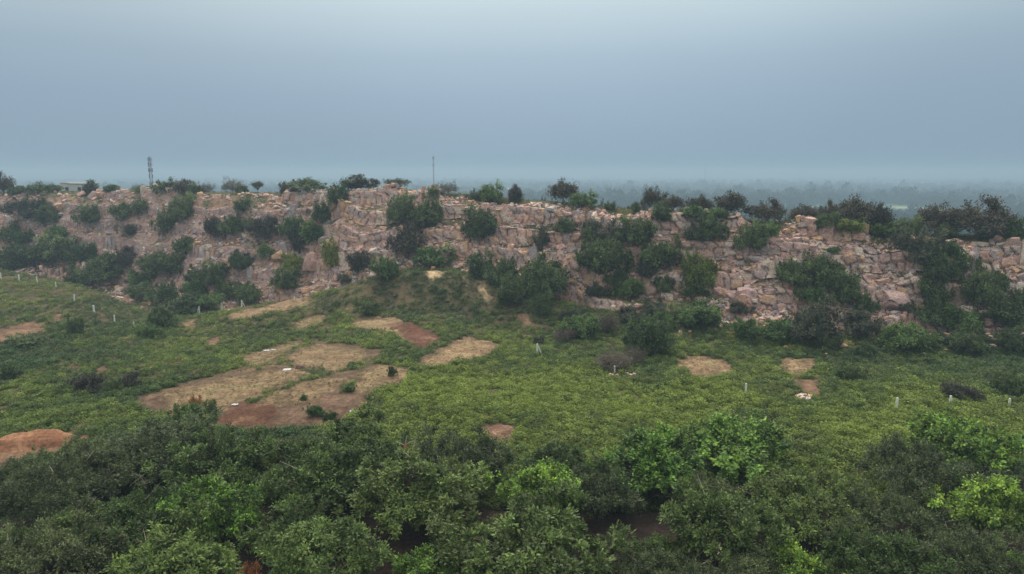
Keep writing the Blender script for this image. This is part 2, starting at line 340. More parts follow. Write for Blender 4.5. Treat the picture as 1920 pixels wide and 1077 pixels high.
# ------------------------------------------------------------------ the land itself: one continuous sheet cut into its regions
NC = 1300
sg = np.linspace(-1.02, 1.02, NC)
rows = []
ykc = np.array([np.interp(sg, SG, TY[:, k]) for k in range(TY.shape[1])])
seg = [(0, 1, 40), (1, 2, 90), (2, 3, 100), (3, 4, 70), (4, 5, 22), (5, 6, 44), (6, 7, 130), (7, 8, 150), (8, 9, 40), (9, 10, 30), (10, 11, 24), (11, 12, 30), (12, 13, 30)]
for a, b, n in seg:
    for i in range(n):
        f = i/n
        if a >= 11: rows.append(ykc[a]*(ykc[b]/ykc[a])**f)
        else: rows.append(ykc[a]*(1-f)+ykc[b]*f)
rows.append(ykc[13]); GY = np.array(rows); GX = GY*sg[None, :]; NR = len(rows)
X, Y = GX.ravel(), GY.ravel(); Z = height(X, Y)
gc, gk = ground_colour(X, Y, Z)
def bedrock(X, Y, Z, col):
    """steep ground breaks into jointed beds: each bed stands out by its own amount, joints are recessed"""
    t = slope_t(X, Y); m = np.nonzero((t > .03) & (t < 1.08))[0]; x, y, z = X[m], Y[m], Z[m]
    dz = (height(x, y+.45)-height(x, y-.45))/.9
    g = fbm(x/11, y/11, o=3, seed=161); st = sst(.55, .95, dz+.5*g+.25*np.clip(rockiness(x/y, t[m], x, y), 0, 1)-.1)*sst(.03, .1, t[m])*(1-.62*(1-sst(400, 640, 960+F*x/y)))
    u = z/2.0+.85*fbm(x/11, y/11, o=2, seed=163)+.55*fbm(x/4, y/4, o=2, seed=164)+.12*vn(x/1.3, z/1.3, seed=165); b = np.floor(u); fu = u-b
    wid = 1.2+2.0*_h(b, b*0, b*0, 167); wv = x/wid+9*_h(b, b*0, b*0+1, 168)+.34*vn(x/1.6, z/1.6, seed=169)+.12*(z-b); c = np.floor(wv); fw = wv-c
    q = _h(b, c, b*0, 171); out = .15+1.0*q; joint = 1-sst(0, .15, np.minimum(fw, 1-fw)*wid/1.6)*(.45+.55*sst(0, .10, np.minimum(fu, 1-fu)))
    dsp = st*(out-.55*joint+.22*fbm(x/.8, y/.8, z/.8, o=2, seed=173))
    Y2, X2 = Y.copy(), X.copy(); Y2[m] = y-dsp; X2[m] = x*(y-dsp)/y
    k = np.minimum((_h(b, c, b*0+2, 175)*7).astype(int), 6); reg = fbm(x/22, y/22, z/6, o=2, seed=177)
    k = np.where((reg > .12) & (k == 3), 2, k); tone = TONES[k]*(.80+.3*_h(c, b, b*0+3, 179))[:, None]*(1+.25*fbm(x/1.5, z/.6, y/1.5, o=3, seed=181))[:, None]
    tone = tone*.6+.4*np.array([.51, .335, .265])*(1+.3*fbm(x/5, y/5, z/3, o=3, seed=183))[:, None]
    tone = tone*(1-.45*joint[:, None])
    c2 = col.copy(); s3 = st[:, None]; c2[m] = col[m]*(1-s3)+tone*s3
    return X2, Y2, np.clip(c2, .01, .8)
ii = (np.arange(NR-1)[:, None]*NC+np.arange(NC-1)[None, :]).ravel()
Q = np.stack([ii, ii+1, ii+NC+1, ii+NC], 1)
tq = slope_t(X[Q].mean(1), Y[Q].mean(1)); kq = gk[Q[:, 0]]
# ground behind and beside the viewer, and the rest of the plain to the horizon
def apron():
    xs = np.concatenate([np.linspace(-16000, -400, 24), np.linspace(-300, 300, 13), np.linspace(400, 16000, 24)])
    ys = np.concatenate([np.linspace(-400, 300, 18), np.geomspace(400, 14000, 30)])
    gx, gy = np.meshgrid(xs, ys); n = len(xs)
    i = (np.arange(len(ys)-1)[:, None]*n+np.arange(n-1)[None, :]).ravel()
    v = np.stack([gx.ravel(), gy.ravel(), np.full(gx.size, -37.6)], 1)
    o = link('ground', new_mesh('ground', v, np.stack([i, i+1, i+n+1, i+n], 1), np.tile([.055, .075, .036], (gx.size, 1))), M_GROUND)
    structure(o)
apron()
# ------------------------------------------------------------------ rock
def rock_template(n, seed, boxy=.75, cuts=5, rough=.10):
    r = np.random.default_rng(seed)
    g = np.linspace(-1, 1, n+1); vid = {}; V = []; Fc = []
    def vtx(p):
        k = tuple(np.round(p, 5))
        if k not in vid: vid[k] = len(V); V.append(p)
        return vid[k]
    for ax in range(3):
        for sgn in (-1, 1):
            for i in range(n):
                for j in range(n):
                    c = []
                    for a, b in ((0, 0), (1, 0), (1, 1), (0, 1)):
                        p = np.zeros(3); p[ax] = sgn; p[(ax+1) % 3] = g[i+a]; p[(ax+2) % 3] = g[j+b]; c.append(vtx(p))
                    Fc.append(c if sgn > 0 else c[::-1])
    V = np.array(V); u = V/np.linalg.norm(V, axis=1)[:, None]
    V = V*boxy+u*(1-boxy)*1.25
    for _ in range(cuts):
        d = r.normal(size=3); d /= np.linalg.norm(d); lim = r.uniform(.72, 1.0)
        e = V@d; over = np.maximum(e-lim, 0); V = V-over[:, None]*d
    s = seed*7.3
    for k in range(3): V[:, k] += rough*fbm(V[:, 0]*1.6+s, V[:, 1]*1.6+k*9, V[:, 2]*1.6+s, o=2, seed=seed+k)
    return V, np.array(Fc)
BLOCKS = [rock_template(5, i, .84, 7, .24) for i in range(18)]
LUMPS = [rock_template(6, 30+i, .62, 9, .34) for i in range(10)]
STONES = [rock_template(3, 50+i, .45, 7, .22) for i in range(12)]
PEBB = [rock_template(1, 90+i, .7, 4, .35) for i in range(8)]
TONES = np.array([(.53, .325, .265), (.49, .325, .285), (.42, .345, .325), (.56, .345, .21), (.59, .47, .38), (.53, .31, .225), (.35, .28, .275)])
def rock_tone(r, s=None, warm=0):
    p = np.array([.25, .2, .17, .12+warm, .1, .12, .06]); p /= p.sum()
    return TONES[r.choice(7, p=p)]*r.uniform(.82, 1.2)
def rotm(yaw, tx, ty):
    c, s = math.cos(yaw), math.sin(yaw); A = np.array([[c, -s, 0], [s, c, 0], [0, 0, 1]])
    c, s = math.cos(tx), math.sin(tx); B = np.array([[1, 0, 0], [0, c, -s], [0, s, c]])
    c, s = math.cos(ty), math.sin(ty); D = np.array([[c, 0, s], [0, 1, 0], [-s, 0, c]])
    return A@B@D
class Acc:
    def __init__(s): s.V = []; s.F = []; s.C = []; s.n = 0
    def add(s, V, Fc, col):
        s.V.append(V); s.F.append(np.asarray(Fc)+s.n); s.C.append(np.broadcast_to(col, (len(V), 3))); s.n += len(V)
    def mesh(s, name, smooth=False): return new_mesh(name, np.concatenate(s.V), np.concatenate(s.F), np.concatenate(s.C), smooth)
def rockiness(s, t, X, Y):
    px = 960+F*s
    b = .35+.75*fbm(X/16, Y/16, o=3, seed=71)
    def band(x0, x1, t0, t1, a): return a*sst(x0-30, x0+30, px)*(1-sst(x1-30, x1+30, px))*sst(t0-.06, t0+.06, t)*(1-sst(t1-.06, t1+.06, t))
    b = b+band(640, 1210, .72, 1.06, .8)+band(470, 650, .78, 1.05, .35)+band(560, 1010, .10, .50, .65)+band(1330, 1480, .05, .55, .6)+band(1440, 1720, .5, 1.05, .6)
    b = b+band(1600, 1720, .02, .4, .6)+band(1800, 2300, .1, 1.05, .6)+band(-400, 520, .25, .75, .30)+band(-400, 480, .85, 1.03, .2)+band(960, 1120, .3, .6, .3)
    b = b-band(600, 1000, .52, .70, .35)-band(1000, 1330, -.2, .28, .5)-band(-400, 520, -.2, .22, .6)
    return b
XB, YB, gc = bedrock(X, Y, Z, gc); V = np.stack([XB, YB, Z], 1)
def region(name, sel):
    q = Q[sel]; u, inv = np.unique(q, return_inverse=True)
    o = link(name, new_mesh(name, V[u], inv.reshape(-1, 4), gc[u], True), M_HILL if name == 'hill' else M_GROUND); structure(o); return o
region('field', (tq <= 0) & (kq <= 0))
region('cleared_plots', (tq <= 0) & np.isin(kq, [1, 2, 4]))
region('bare_soil', (tq <= 0) & np.isin(kq, [3, 5, 6]))
region('hill', (tq > 0) & (tq <= 2.2))
region('plain', tq > 2.2)
slab = Acc(); r = np.random.default_rng(5)
def wall_tone(x, y, lv):
    a = .5+.9*float(fbm([x/14.], [y/10.+lv*3.1], o=2, seed=83)[0]); g = float(fbm([x/30.], [y/30.+lv], o=2, seed=85)[0])
    p = np.array([.30, .22, .10, .10, .10, .12, .06])
    if g > .05: p = np.array([.14, .28, .26, .04, .10, .04, .14])
    if a > .72: p = np.array([.2, .1, .03, .32, .14, .2, .01])
    return TONES[r.choice(7, p=p/p.sum())]*r.uniform(.85, 1.18)
def place_block(x, y, z, wd, dp, hh, yaw, tone, tilt=.05):
    V0, F0 = BLOCKS[r.integers(len(BLOCKS))]
    slab.add(V0*np.array([wd*.53, dp*.5, hh*.53])@rotm(yaw, r.normal()*tilt*1.6-.04, r.normal()*tilt*2.2).T+np.array([x, y, z]), F0, tone)
nq = 160
for lv in range(-3, 9):
    s = -1.08
    while s < 1.08:
        yk = [float(np.interp(s, SG, TY[:, k])) for k in (5, 8)]
        ys = np.linspace(yk[0]+.06*(yk[1]-yk[0]), yk[1]+1.5, nq); hs = height(s*ys, ys, False); qs = bed(s*ys, ys, hs)-(lv+.66)
        j = np.argmax(qs > 0)
        if j == 0 or qs[j] <= 0: s += 1.2/yk[0]; continue
        y = float(ys[j]); x = s*y; t = (y-yk[0])/(yk[1]-yk[0])
        big = .5+.5*float(vn([x/14], [y/9+lv], seed=79)[0])
        wd = r.uniform(.9, 2.6)*(.7+1.3*big)*(.7 if r.random() < .3 else 1)
        s0 = s; s += wd*.90/y
        rk = float(rockiness(np.array([s0]), np.array([t]), np.array([x]), np.array([y]))[0])+.18*float(vn([x/4], [lv*5.], seed=87)[0])
        if rk < .02+.1*r.random(): continue
        e = 2.; gx = float(hs[j]-height([x-e], [y], False)[0])/e; gy = float(height([x], [y+e], False)[0]-hs[j])/e
        yaw = math.atan2(-gx, max(gy, .05))*.8+r.normal()*.08
        tot = (1.5+3.4*np.clip(rk-.05, 0, .85))*r.uniform(.88, 1.1); left = 1-sst(420, 640, 960+F*s0); wd *= 1-.35*float(left); s -= .35*float(left)*wd/y; z0 = float(height([x], [y-1.3])[0])-.35; zc = z0; tone = wall_tone(x, y, lv)
        nc = 1 if r.random() < .22 else 2 if tot < 3 else r.integers(2, 4)
        for c in range(nc):
            hh = tot/nc*r.uniform(.55, 1.4); dp = r.uniform(1.8, 2.8); back = .28*c+r.normal()*.12
            if c and wd > 2.0 and r.random() < .55:
                f = r.uniform(.35, .65)
                for w_, o_ in ((wd*f, -wd*(1-f)/2), (wd*(1-f), wd*f/2)):
                    place_block(x+o_*math.cos(yaw), y+.2+back+o_*math.sin(yaw)+r.normal()*.15, zc+hh*.5+r.normal()*.06, w_*.97, dp, hh*r.uniform(.85, 1.1), yaw+r.normal()*.07, wall_tone(x, y, lv))
            else: place_block(x, y+.2+back, zc+hh*.5, wd, dp, hh, yaw+r.normal()*.05, tone if r.random() < .6 else wall_tone(x, y, lv))
            zc += hh*.95
        if r.random() < .35:    # a fallen piece at the foot of the wall
            sz = r.uniform(.4, 1.0); xx_ = x+r.normal()*.6; yy_ = y-r.uniform(1.6, 4.5); place_block(xx_, yy_, float(height([xx_], [yy_])[0])+sz*.2, sz*1.3, sz*1.1, sz*.8, r.uniform(0, 6), wall_tone(x, y, lv), .3)
# single blocks sticking out of the soil between the beds
n = 900
s = r.uniform(-1.05, 1.05, n); t = r.uniform(.03, 1.02, n); y5, y8 = np.interp(s, SG, TY[:, 5]), np.interp(s, SG, TY[:, 8]); yy = y5+t*(y8-y5); xx = s*yy; rk = rockiness(s, t, xx, yy); zz = height(xx, yy)
for i in np.nonzero(r.random(n) < np.clip((rk-.1)*.9, .03, .8))[0]:
    sz = r.uniform(.5, 1.25)*(1.25 if s[i] > .25 else 1); place_block(xx[i], yy[i], zz[i]+sz*.12, sz*r.uniform(1, 2), sz*1.3, sz*r.uniform(.6, 1.1), r.normal()*.35, wall_tone(xx[i], yy[i], 1), .12)
cl = link('hill_rock_ledges', slab.mesh('hill_rock_ledges'), M_ROCK); structure(cl)
# loose scree lying all over the slope
scree = Acc()
n = 26000
s = r.uniform(-1.05, 1.05, n); t = r.uniform(-.06, 1.06, n)
y5, y8 = np.interp(s, SG, TY[:, 5]), np.interp(s, SG, TY[:, 8]); yy = y5+t*(y8-y5); xx = s*yy
rk = rockiness(s, t, xx, yy); px = 960+F*s
keep = r.random(n) < np.clip(.10+.8*(rk-.05), .02, .9)*np.where(t < .12, .35, 1)
xx, yy, t, px = xx[keep], yy[keep], t[keep], px[keep]; zz = height(xx, yy)
for i in range(len(xx)):
    lf = px[i] < 540; sz = (.13+.34*r.random()**(2.2 if lf else 3.2))*(1.15 if lf else 1)
    if r.random() < .05: sz *= 2.0
    V0, F0 = (PEBB[r.integers(8)] if sz < .3 else STONES[r.integers(12)])
    v = V0*sz*np.array([r.uniform(.8, 1.5), r.uniform(.8, 1.3), r.uniform(.5, 1.0)])@rotm(r.uniform(0, 6.28), r.normal()*.3, r.normal()*.3).T+np.array([xx[i], yy[i], zz[i]+sz*.25])
    scree.add(v, F0, rock_tone(r)*(r.uniform(.9, 1.45) if lf else r.uniform(.85, 1.1)))
sc_o = link('scree', scree.mesh('scree'), M_ROCK); structure(sc_o, 'stuff'); sc_o['label'] = 'loose pink and grey stones scattered over the ridge slope'
# ------------------------------------------------------------------ foliage
def leaf_quads(P, D, Nn, ln, wd):
    """kite leaves: base P, direction D, plane normal Nn"""
    D = D/np.linalg.norm(D, axis=1)[:, None]; S = np.cross(D, Nn); S /= np.maximum(np.linalg.norm(S, axis=1), 1e-6)[:, None]
    ln = np.broadcast_to(ln, len(P))[:, None]; wd = np.broadcast_to(wd, len(P))[:, None]
    V = np.stack([P, P+D*ln*.5+S*wd*.5, P+D*ln, P+D*ln*.5-S*wd*.5], 1).reshape(-1, 3)
    return V, np.arange(len(P)*4).reshape(-1, 4)
def tube(acc, pts, rad, col, n=5):
    pts = np.array(pts, float); V = []
    for i, p in enumerate(pts):
        d = pts[min(i+1, len(pts)-1)]-pts[max(i-1, 0)]; d /= np.linalg.norm(d)+1e-9
        a = np.cross(d, [.3, .9, .2]); a /= np.linalg.norm(a)+1e-9; b = np.cross(d, a)
        for k in range(n):
            an = 2*math.pi*k/n; V.append(p+rad[i]*(math.cos(an)*a+math.sin(an)*b))
    Fc = [[i*n+k, i*n+(k+1) % n, (i+1)*n+(k+1) % n, (i+1)*n+k] for i in range(len(pts)-1) for k in range(n)]
    acc.add(np.array(V), Fc, col)
def crown(seed, col, tipcol, clumps=70, twigs=20, leaves=11, rc=.24, ll=.06, lw=.032, droop=0., zmin=.12, flat=.5, inner=.3, lobes=.35, jitter=.25, clump_tone=.3, cover=1.0, shape='dome'):
    """unit crown: half width 1, top at z=1, foliage begins at zmin"""
    r = np.random.default_rng(seed); P, D, NN, CO = [], [], [], []
    cz = zmin+(1-zmin)*.38; ctr = []
    for i in range(clumps):
        a = i*2.39996+r.normal()*.3; u = r.uniform(-.55, 1)
        if shape == 'umbrella': u = r.uniform(.35, 1)
        rad = math.sqrt(max(0, 1-u*u)); dr = np.array([rad*math.cos(a), rad*math.sin(a), u])
        lob = 1-lobes*.5+lobes*float(vn([dr[0]*2+seed], [dr[1]*2], [dr[2]*2+.37], seed=seed)[0])*1.1
        rr = lob*(r.uniform(.35, .7) if r.random() < inner else r.uniform(.82, 1.0))*(1-rc*.55)
        c = np.array([dr[0]*rr, dr[1]*rr, cz+dr[2]*rr*((1-cz) if dr[2] > 0 else (cz-zmin))])
        if shape == 'umbrella': c[2] = .62+.3*dr[2]*rr+r.normal()*.03
        ctr.append(c)
        tone = 1+clump_tone*r.uniform(-1, 1); rcl = rc*r.uniform(.7, 1.25)
        out = dr*np.array([1, 1, .8])+np.array([0, 0, .45]); out /= np.linalg.norm(out)
        m = int(twigs*leaves*cover); k = max(4, twigs)
        td = out+r.normal(size=(k, 3))*.75; td /= np.linalg.norm(td, axis=1)[:, None]
        ti = r.integers(0, k, m); f = r.uniform(.15, 1, m)
        p = c+td[ti]*(f*rcl)[:, None]+r.normal(size=(m, 3))*rcl*.13
        d = td[ti]+r.normal(size=(m, 3))*.7+np.array([0, 0, -droop]); 
        nn = out*.5+np.array([0, 0, .7])+r.normal(size=(m, 3))*.45
        g = np.clip(r.beta(1.1, 1.3, k)[ti]*.75+.25*r.random(m), 0, 1)[:, None]
        co = (np.array(col)*(1-g)+np.array(tipcol)*g)*tone*(1+jitter*r.uniform(-1, 1, (m, 1)))
        P.append(p); D.append(d); NN.append(nn); CO.append(co)
    P, D, NN, CO = map(np.concatenate, (P, D, NN, CO))
    P[:, 2] = np.maximum(P[:, 2], .02)
    V, Fc = leaf_quads(P, D, NN, ll*r.uniform(.7, 1.35, len(P)), lw*r.uniform(.7, 1.3, len(P)))
    return V, Fc, np.repeat(np.clip(CO, .008, .7), 4, 0), ctr
def wood(seed, ctr, zfork=.25, rad=.045, col=(.10, .075, .06), n=14, bare=0, stems=1):
    r = np.random.default_rng(seed); acc = Acc(); ctr = np.array(ctr)
    pick = ctr[r.permutation(len(ctr))[:n]]
    for st in range(stems):
        bx = np.array([0, 0, 0.]) if stems == 1 else np.array([r.normal()*.012, r.normal()*.012, 0])
        sp2 = .04 if stems == 1 else .13; fork = bx+np.array([r.normal()*sp2, r.normal()*sp2, zfork])
        mid = (bx+fork)/2+np.array([r.normal()*.02, r.normal()*.02, 0])
        tube(acc, [bx-[0, 0, .06], bx+[0, 0, .02], mid, fork], [rad*1.5, rad*1.15, rad*.9, rad*.75], col, 7)
        for c in pick[st::stems]:
            m1 = fork+(c-fork)*.45+np.array([r.normal()*.05, r.normal()*.05, .04])
            tube(acc, [fork, m1, c], [rad*.55, rad*.32, rad*.1], col, 4)
            for _ in range(2):
                e = c+r.normal(size=3)*.16; tube(acc, [m1, (m1+e)/2+r.normal(size=3)*.03, e], [rad*.25, rad*.16, rad*.05], col, 3)
    for _ in range(bare):
        c = pick[r.integers(len(pick))]; e = c*np.array([1.06, 1.06, 1.0])+np.array([r.normal()*.1, r.normal()*.1, r.uniform(.08, .2)])
        k = (c+e)/2+r.normal(size=3)*.04
        tube(acc, [c*.97, k, e], [rad*.22, rad*.2, rad*.09], (.30, .25, .20), 4)
        e2 = k+r.normal(size=3)*.13+np.array([0, 0, .05]); tube(acc, [k, e2], [rad*.14, rad*.05], (.30, .25, .20), 3)
    return acc
LIB = {}
def species(name, nvar, crownkw, woodkw, seed0):
    out = []
    for i in range(nvar):
        V, Fc, co, ctr = crown(seed0+i, **crownkw)
        cm = new_mesh(name+'_crown', V, Fc, co); cm.materials.append(M_LEAF)
        wm = wood(seed0+i, ctr, **woodkw).mesh(name+'_wood', True); wm.materials.append(M_BARK)
        out.append((cm, wm))
    LIB[name] = out
# near trees
species('vivid', 3, dict(col=(.032, .080, .018), tipcol=(.190, .300, .034), clumps=150, twigs=10, leaves=12, rc=.15, ll=.056, lw=.034, droop=.7, zmin=.15, lobes=.55, clump_tone=.55, jitter=.4), dict(rad=.04, bare=1), 100)
species('olive', 4, dict(col=(.050, .068, .025), tipcol=(.124, .186, .040), clumps=200, twigs=10, leaves=12, rc=.125, ll=.052, lw=.024, droop=.1, zmin=.15, lobes=.65, inner=.2, clump_tone=.5, jitter=.32), dict(rad=.04, bare=4), 110)
species('dusky', 3, dict(col=(.042, .052, .028), tipcol=(.104, .134, .043), clumps=170, twigs=9, leaves=14, rc=.15, ll=.046, lw=.018, droop=.0, zmin=.12, lobes=.6, inner=.2, clump_tone=.45), dict(rad=.04, bare=8), 120)
species('leafy', 2, dict(col=(.045, .080, .024), tipcol=(.135, .190, .042), clumps=170, twigs=10, leaves=12, rc=.14, ll=.055, lw=.028, droop=.3, zmin=.15, lobes=.55, clump_tone=.45), dict(rad=.04, bare=3), 140)
species('rust', 1, dict(col=(.20, .085, .03), tipcol=(.34, .15, .06), clumps=26, twigs=10, leaves=8, rc=.3, ll=.12, lw=.06, zmin=.1), dict(rad=.04, bare=1), 130)
# slope shrubs: a big and a small grade of leaf
for nm, col, tip in (('dark', (.043, .064, .026), (.112, .162, .046)), ('green', (.044, .080, .025), (.115, .190, .042)), ('lime', (.075, .105, .02), (.22, .25, .038)),
                     ('sage', (.050, .056, .034), (.098, .105, .062)), ('brown', (.045, .040, .030), (.082, .076, .050))):
    species(nm+'_big', 3, dict(col=col, tipcol=tip, clumps=110, twigs=10, leaves=9, rc=.19, ll=.072, lw=.040, droop=.2, zmin=.0, lobes=.65, inner=.25, clump_tone=.45), dict(rad=.03, zfork=.15, stems=3, n=15, bare=2 if nm in ('brown', 'sage') else 0), 200+len(LIB)*7)
    species(nm+'_small', 2, dict(col=col, tipcol=tip, clumps=38, twigs=10, leaves=8, rc=.34, ll=.125, lw=.07, droop=.2, zmin=.0, lobes=.7, inner=.25, clump_tone=.3), dict(rad=.04, zfork=.15, stems=3, n=9, bare=1 if nm == 'brown' else 0), 300+len(LIB)*7)
species('dense', 1, dict(col=(.034, .058, .026), tipcol=(.082, .130, .040), clumps=190, twigs=10, leaves=12, rc=.17, ll=.06, lw=.034, droop=.2, zmin=.0, lobes=.35, inner=.35, clump_tone=.45), dict(rad=.04, zfork=.18, n=16), 390)
species('bare', 3, dict(col=(.095, .072, .058), tipcol=(.135, .112, .080), clumps=60, twigs=14, leaves=5, rc=.3, ll=.10, lw=.018, zmin=.0, lobes=.6, inner=.3), dict(rad=.03, zfork=.15, stems=4, n=30, bare=14, col=(.16, .125, .10)), 400)
# skyline trees
species('skytree', 3, dict(col=(.036, .038, .026), tipcol=(.105, .085, .050), clumps=60, twigs=12, leaves=9, rc=.26, ll=.075, lw=.04, zmin=.08, lobes=.5, inner=.3), dict(rad=.04, zfork=.3, n=22, bare=3), 420)
species('umbrella', 2, dict(col=(.050, .058, .034), tipcol=(.100, .108, .060), clumps=42, twigs=10, leaves=7, rc=.26, ll=.085, lw=.035, zmin=.35, lobes=.5, shape='umbrella'), dict(rad=.035, zfork=.32, n=26, bare=6, col=(.14, .11, .09)), 430)
species('feather', 2, dict(col=(.085, .080, .055), tipcol=(.145, .130, .090), clumps=48, twigs=12, leaves=5, rc=.28, ll=.085, lw=.022, zmin=.22, lobes=.5), dict(rad=.03, zfork=.28, n=34, bare=16, col=(.19, .155, .125)), 440)
def plant(kind, name, loc, W, H, label, cat, group, rz=None, depth=None):
    v = LIB[kind]; cm, wm = v[random.randrange(len(v))]
    o = empty(name, loc, random.uniform(0, 6.28) if rz is None else rz, (W/2, (depth or W)/2*random.uniform(.88, 1.08), H))
    tree = cat == 'tree'
    link('crown' if tree else 'foliage', cm, None, o); link('trunk' if tree else 'stem', wm, None, o)
    tag(o, label, cat, group); return o
PLACED = []
# ------------------------------------------------------------------ shrubs and trees of the slope, the skyline and the field
# (centre px, centre py, width px, height px, kind)
D_, G_, L_, S_, B_, N_ = 'dark', 'green', 'lime', 'sage', 'brown', 'bare'
T_, U_, W_ = 'skytree', 'umbrella', 'feather'
SHRUBS = [
 # skyline, left to right
 (10,352,40,60,T_),(38,360,40,24,D_),(72,356,46,22,D_),(102,353,32,16,D_),(170,357,32,32,S_),(213,360,32,24,D_),(272,354,42,14,D_),(315,351,46,24,D_),(346,351,42,24,B_),(370,353,24,16,D_),
 (388,350,28,22,W_),(438,347,42,32,W_),(457,354,24,14,D_),(485,350,26,20,U_),(537,353,24,22,B_),(575,350,72,28,D_),(672,345,78,30,S_),(745,347,56,24,U_),(742,361,22,12,G_),(812,362,32,20,D_),(841,351,40,28,W_),
 (920,361,48,30,G_),(892,369,30,20,D_),(967,360,32,20,B_),(1055,352,52,40,T_),(1092,377,58,30,G_),(1145,387,24,14,D_),(1192,386,18,16,D_),(1226,368,40,40,T_),(1262,382,48,34,T_),(1312,379,50,34,T_),(1370,381,68,48,T_),
 (1240,403,50,36,D_),(1300,399,64,30,G_),(1345,404,46,24,G_),(1440,402,64,58,T_),(1505,399,54,36,T_),(1556,394,40,36,T_),(1606,389,80,50,T_),(1655,405,44,34,B_),(1548,416,50,28,D_),(1592,424,64,34,L_),(1650,430,74,30,G_),(1704,424,52,26,D_),
 (1765,408,78,60,T_),(1838,403,112,66,T_),(1782,430,50,22,D_),(1866,436,60,24,G_),(1902,421,44,32,D_),(1898,440,50,22,G_),(1965,430,70,40,T_),(-40,352,60,50,T_),
 # upper slope
 (635,368,42,46,D_),(52,390,70,46,S_),(86,403,52,50,D_),(170,406,52,38,D_),(233,396,46,34,D_),(265,389,34,28,D_),(342,394,58,46,D_),(314,420,42,44,D_),(457,386,36,26,D_),(405,428,46,46,B_),(437,424,50,38,D_),(245,431,36,22,S_),(110,437,40,30,G_),
 (607,401,50,40,D_),(752,396,62,52,D_),(803,402,60,54,D_),(780,432,40,30,B_),(905,428,74,62,D_),(1060,426,48,32,D_),(1112,438,60,52,S_),(1160,432,44,34,S_),(1196,440,78,54,D_),(1330,431,64,52,D_),(1300,440,40,30,S_),(1410,447,64,50,D_),(1440,432,36,26,G_),
 (1722,465,92,64,S_),(1690,452,40,36,S_),(1780,470,50,40,G_),(1560,470,26,14,G_),
 # middle slope
 (22,437,46,30,D_),(46,447,36,28,G_),(350,461,46,36,D_),(500,429,54,52,B_),(547,429,50,44,G_),(590,439,46,42,G_),(560,459,36,30,B_),(497,471,34,28,G_),(470,420,30,24,D_),(766,456,58,58,B_),(455,490,54,40,D_),(1015,451,38,38,S_),(1125,482,96,90,D_),
 (1240,475,80,62,D_),(1215,505,60,50,S_),(1306,515,70,80,L_),(1300,545,50,36,G_),(1480,514,64,48,D_),(1540,516,92,70,D_),(1585,550,64,60,D_),(1525,555,60,40,G_),(1770,505,80,76,D_),(1825,540,92,84,D_),(1745,545,66,60,D_),(1800,490,40,40,G_),(1870,530,40,46,D_),
 (622,478,38,56,L_),(675,493,42,46,B_),(547,497,48,44,L_),(540,527,50,40,D_),(810,483,66,40,G_),(901,501,60,46,D_),(725,504,50,42,G_),(650,520,40,20,S_),
 # lower slope
 (60,476,100,50,D_),(125,470,90,48,D_),(165,480,60,40,D_),(22,492,60,40,D_),(200,506,90,58,D_),(160,520,60,40,D_),(238,484,50,38,B_),(285,500,50,40,D_),(322,494,76,54,D_),(270,525,60,40,G_),(372,520,56,40,D_),(405,518,60,46,D_),(368,545,60,40,G_),(430,545,56,42,D_),(470,552,54,44,D_),
 (310,552,60,40,D_),(350,572,70,36,D_),(262,552,50,30,D_),(400,565,50,34,G_),(945,512,60,50,D_),(955,550,60,52,D_),(1028,522,94,84,D_),(1016,573,42,40,D_),(990,540,44,40,D_),(1180,540,64,48,G_),(1245,530,50,40,D_),(1225,578,60,36,S_),(1120,545,44,26,S_),
 (1160,520,50,34,D_),(1385,578,40,24,S_),(1390,545,26,18,S_),(1620,575,40,40,D_),(1700,575,36,24,S_),(1880,590,96,60,D_),(1800,600,90,62,G_),(1755,590,70,50,D_),(1905,570,44,50,D_),
 # foot of the ridge and the field
 (1310,590,100,48,G_),(1090,612,84,50,G_),(1138,606,46,40,N_),(1060,628,50,30,N_),(1212,625,90,96,D_),(1150,677,76,46,N_),(1190,668,50,36,N_),(1395,616,48,44,G_),(1460,622,64,44,G_),(1526,606,94,88,S_),(1610,606,64,48,S_),(1692,632,92,60,G_),(1626,660,46,28,D_),(1740,640,50,40,D_),
 (1800,640,70,44,D_),(1590,699,44,32,D_),(1896,720,66,52,D_),(1800,736,66,38,B_),(1895,640,60,40,D_),(143,612,30,42,D_),(305,598,50,42,D_),(285,624,40,24,G_),(170,719,62,34,B_),(237,713,54,28,B_),(210,722,40,24,D_),(695,579,36,24,D_),(735,697,18,20,D_),(45,641,70,20,D_),(20,700,40,26,D_),
 (355,775,70,44,G_),(395,765,30,28,D_),(1550,640,50,30,D_),(1180,590,50,34,S_),(1075,590,50,26,S_),(1240,600,44,40,G_),(570,745,16,12,G_),(655,727,28,16,G_),(1010,640,30,18,S_),(590,770,40,24,G_),(620,780,30,16,D_),
]
COLW = {'dark': 'dark green', 'green': 'fresh green', 'lime': 'yellow-green', 'sage': 'grey-green', 'brown': 'dull brown', 'bare': 'leafless twiggy', 'skytree': 'brownish round', 'umbrella': 'flat-topped umbrella', 'feather': 'sparse pale feathery'}
SECT = [(-200, 'at the far left'), (150, 'left of the lattice tower'), (300, 'right of the lattice tower'), (470, 'above the left plots'), (640, 'above the knoll'), (830, 'right of the thin mast'), (1010, 'below the lone skyline tree'), (1180, 'above the lone field tree'), (1350, 'above the straw patches'), (1500, 'above the weeping shrub'), (1670, 'left of the paired trees'), (1790, 'at the far right')]
def zone_of(P, px, py, kind):
    t = float(slope_t(P[:1], P[1:2])[0])
    if t > .93: return 'on the skyline'
    if t > .68: return 'on the upper cliff'
    if t > .36: return 'on the middle slope'
    if t > .08: return 'on the lower slope'
    if t > -.25: return 'at the ridge foot'
    return 'in the weedy field'
info = []
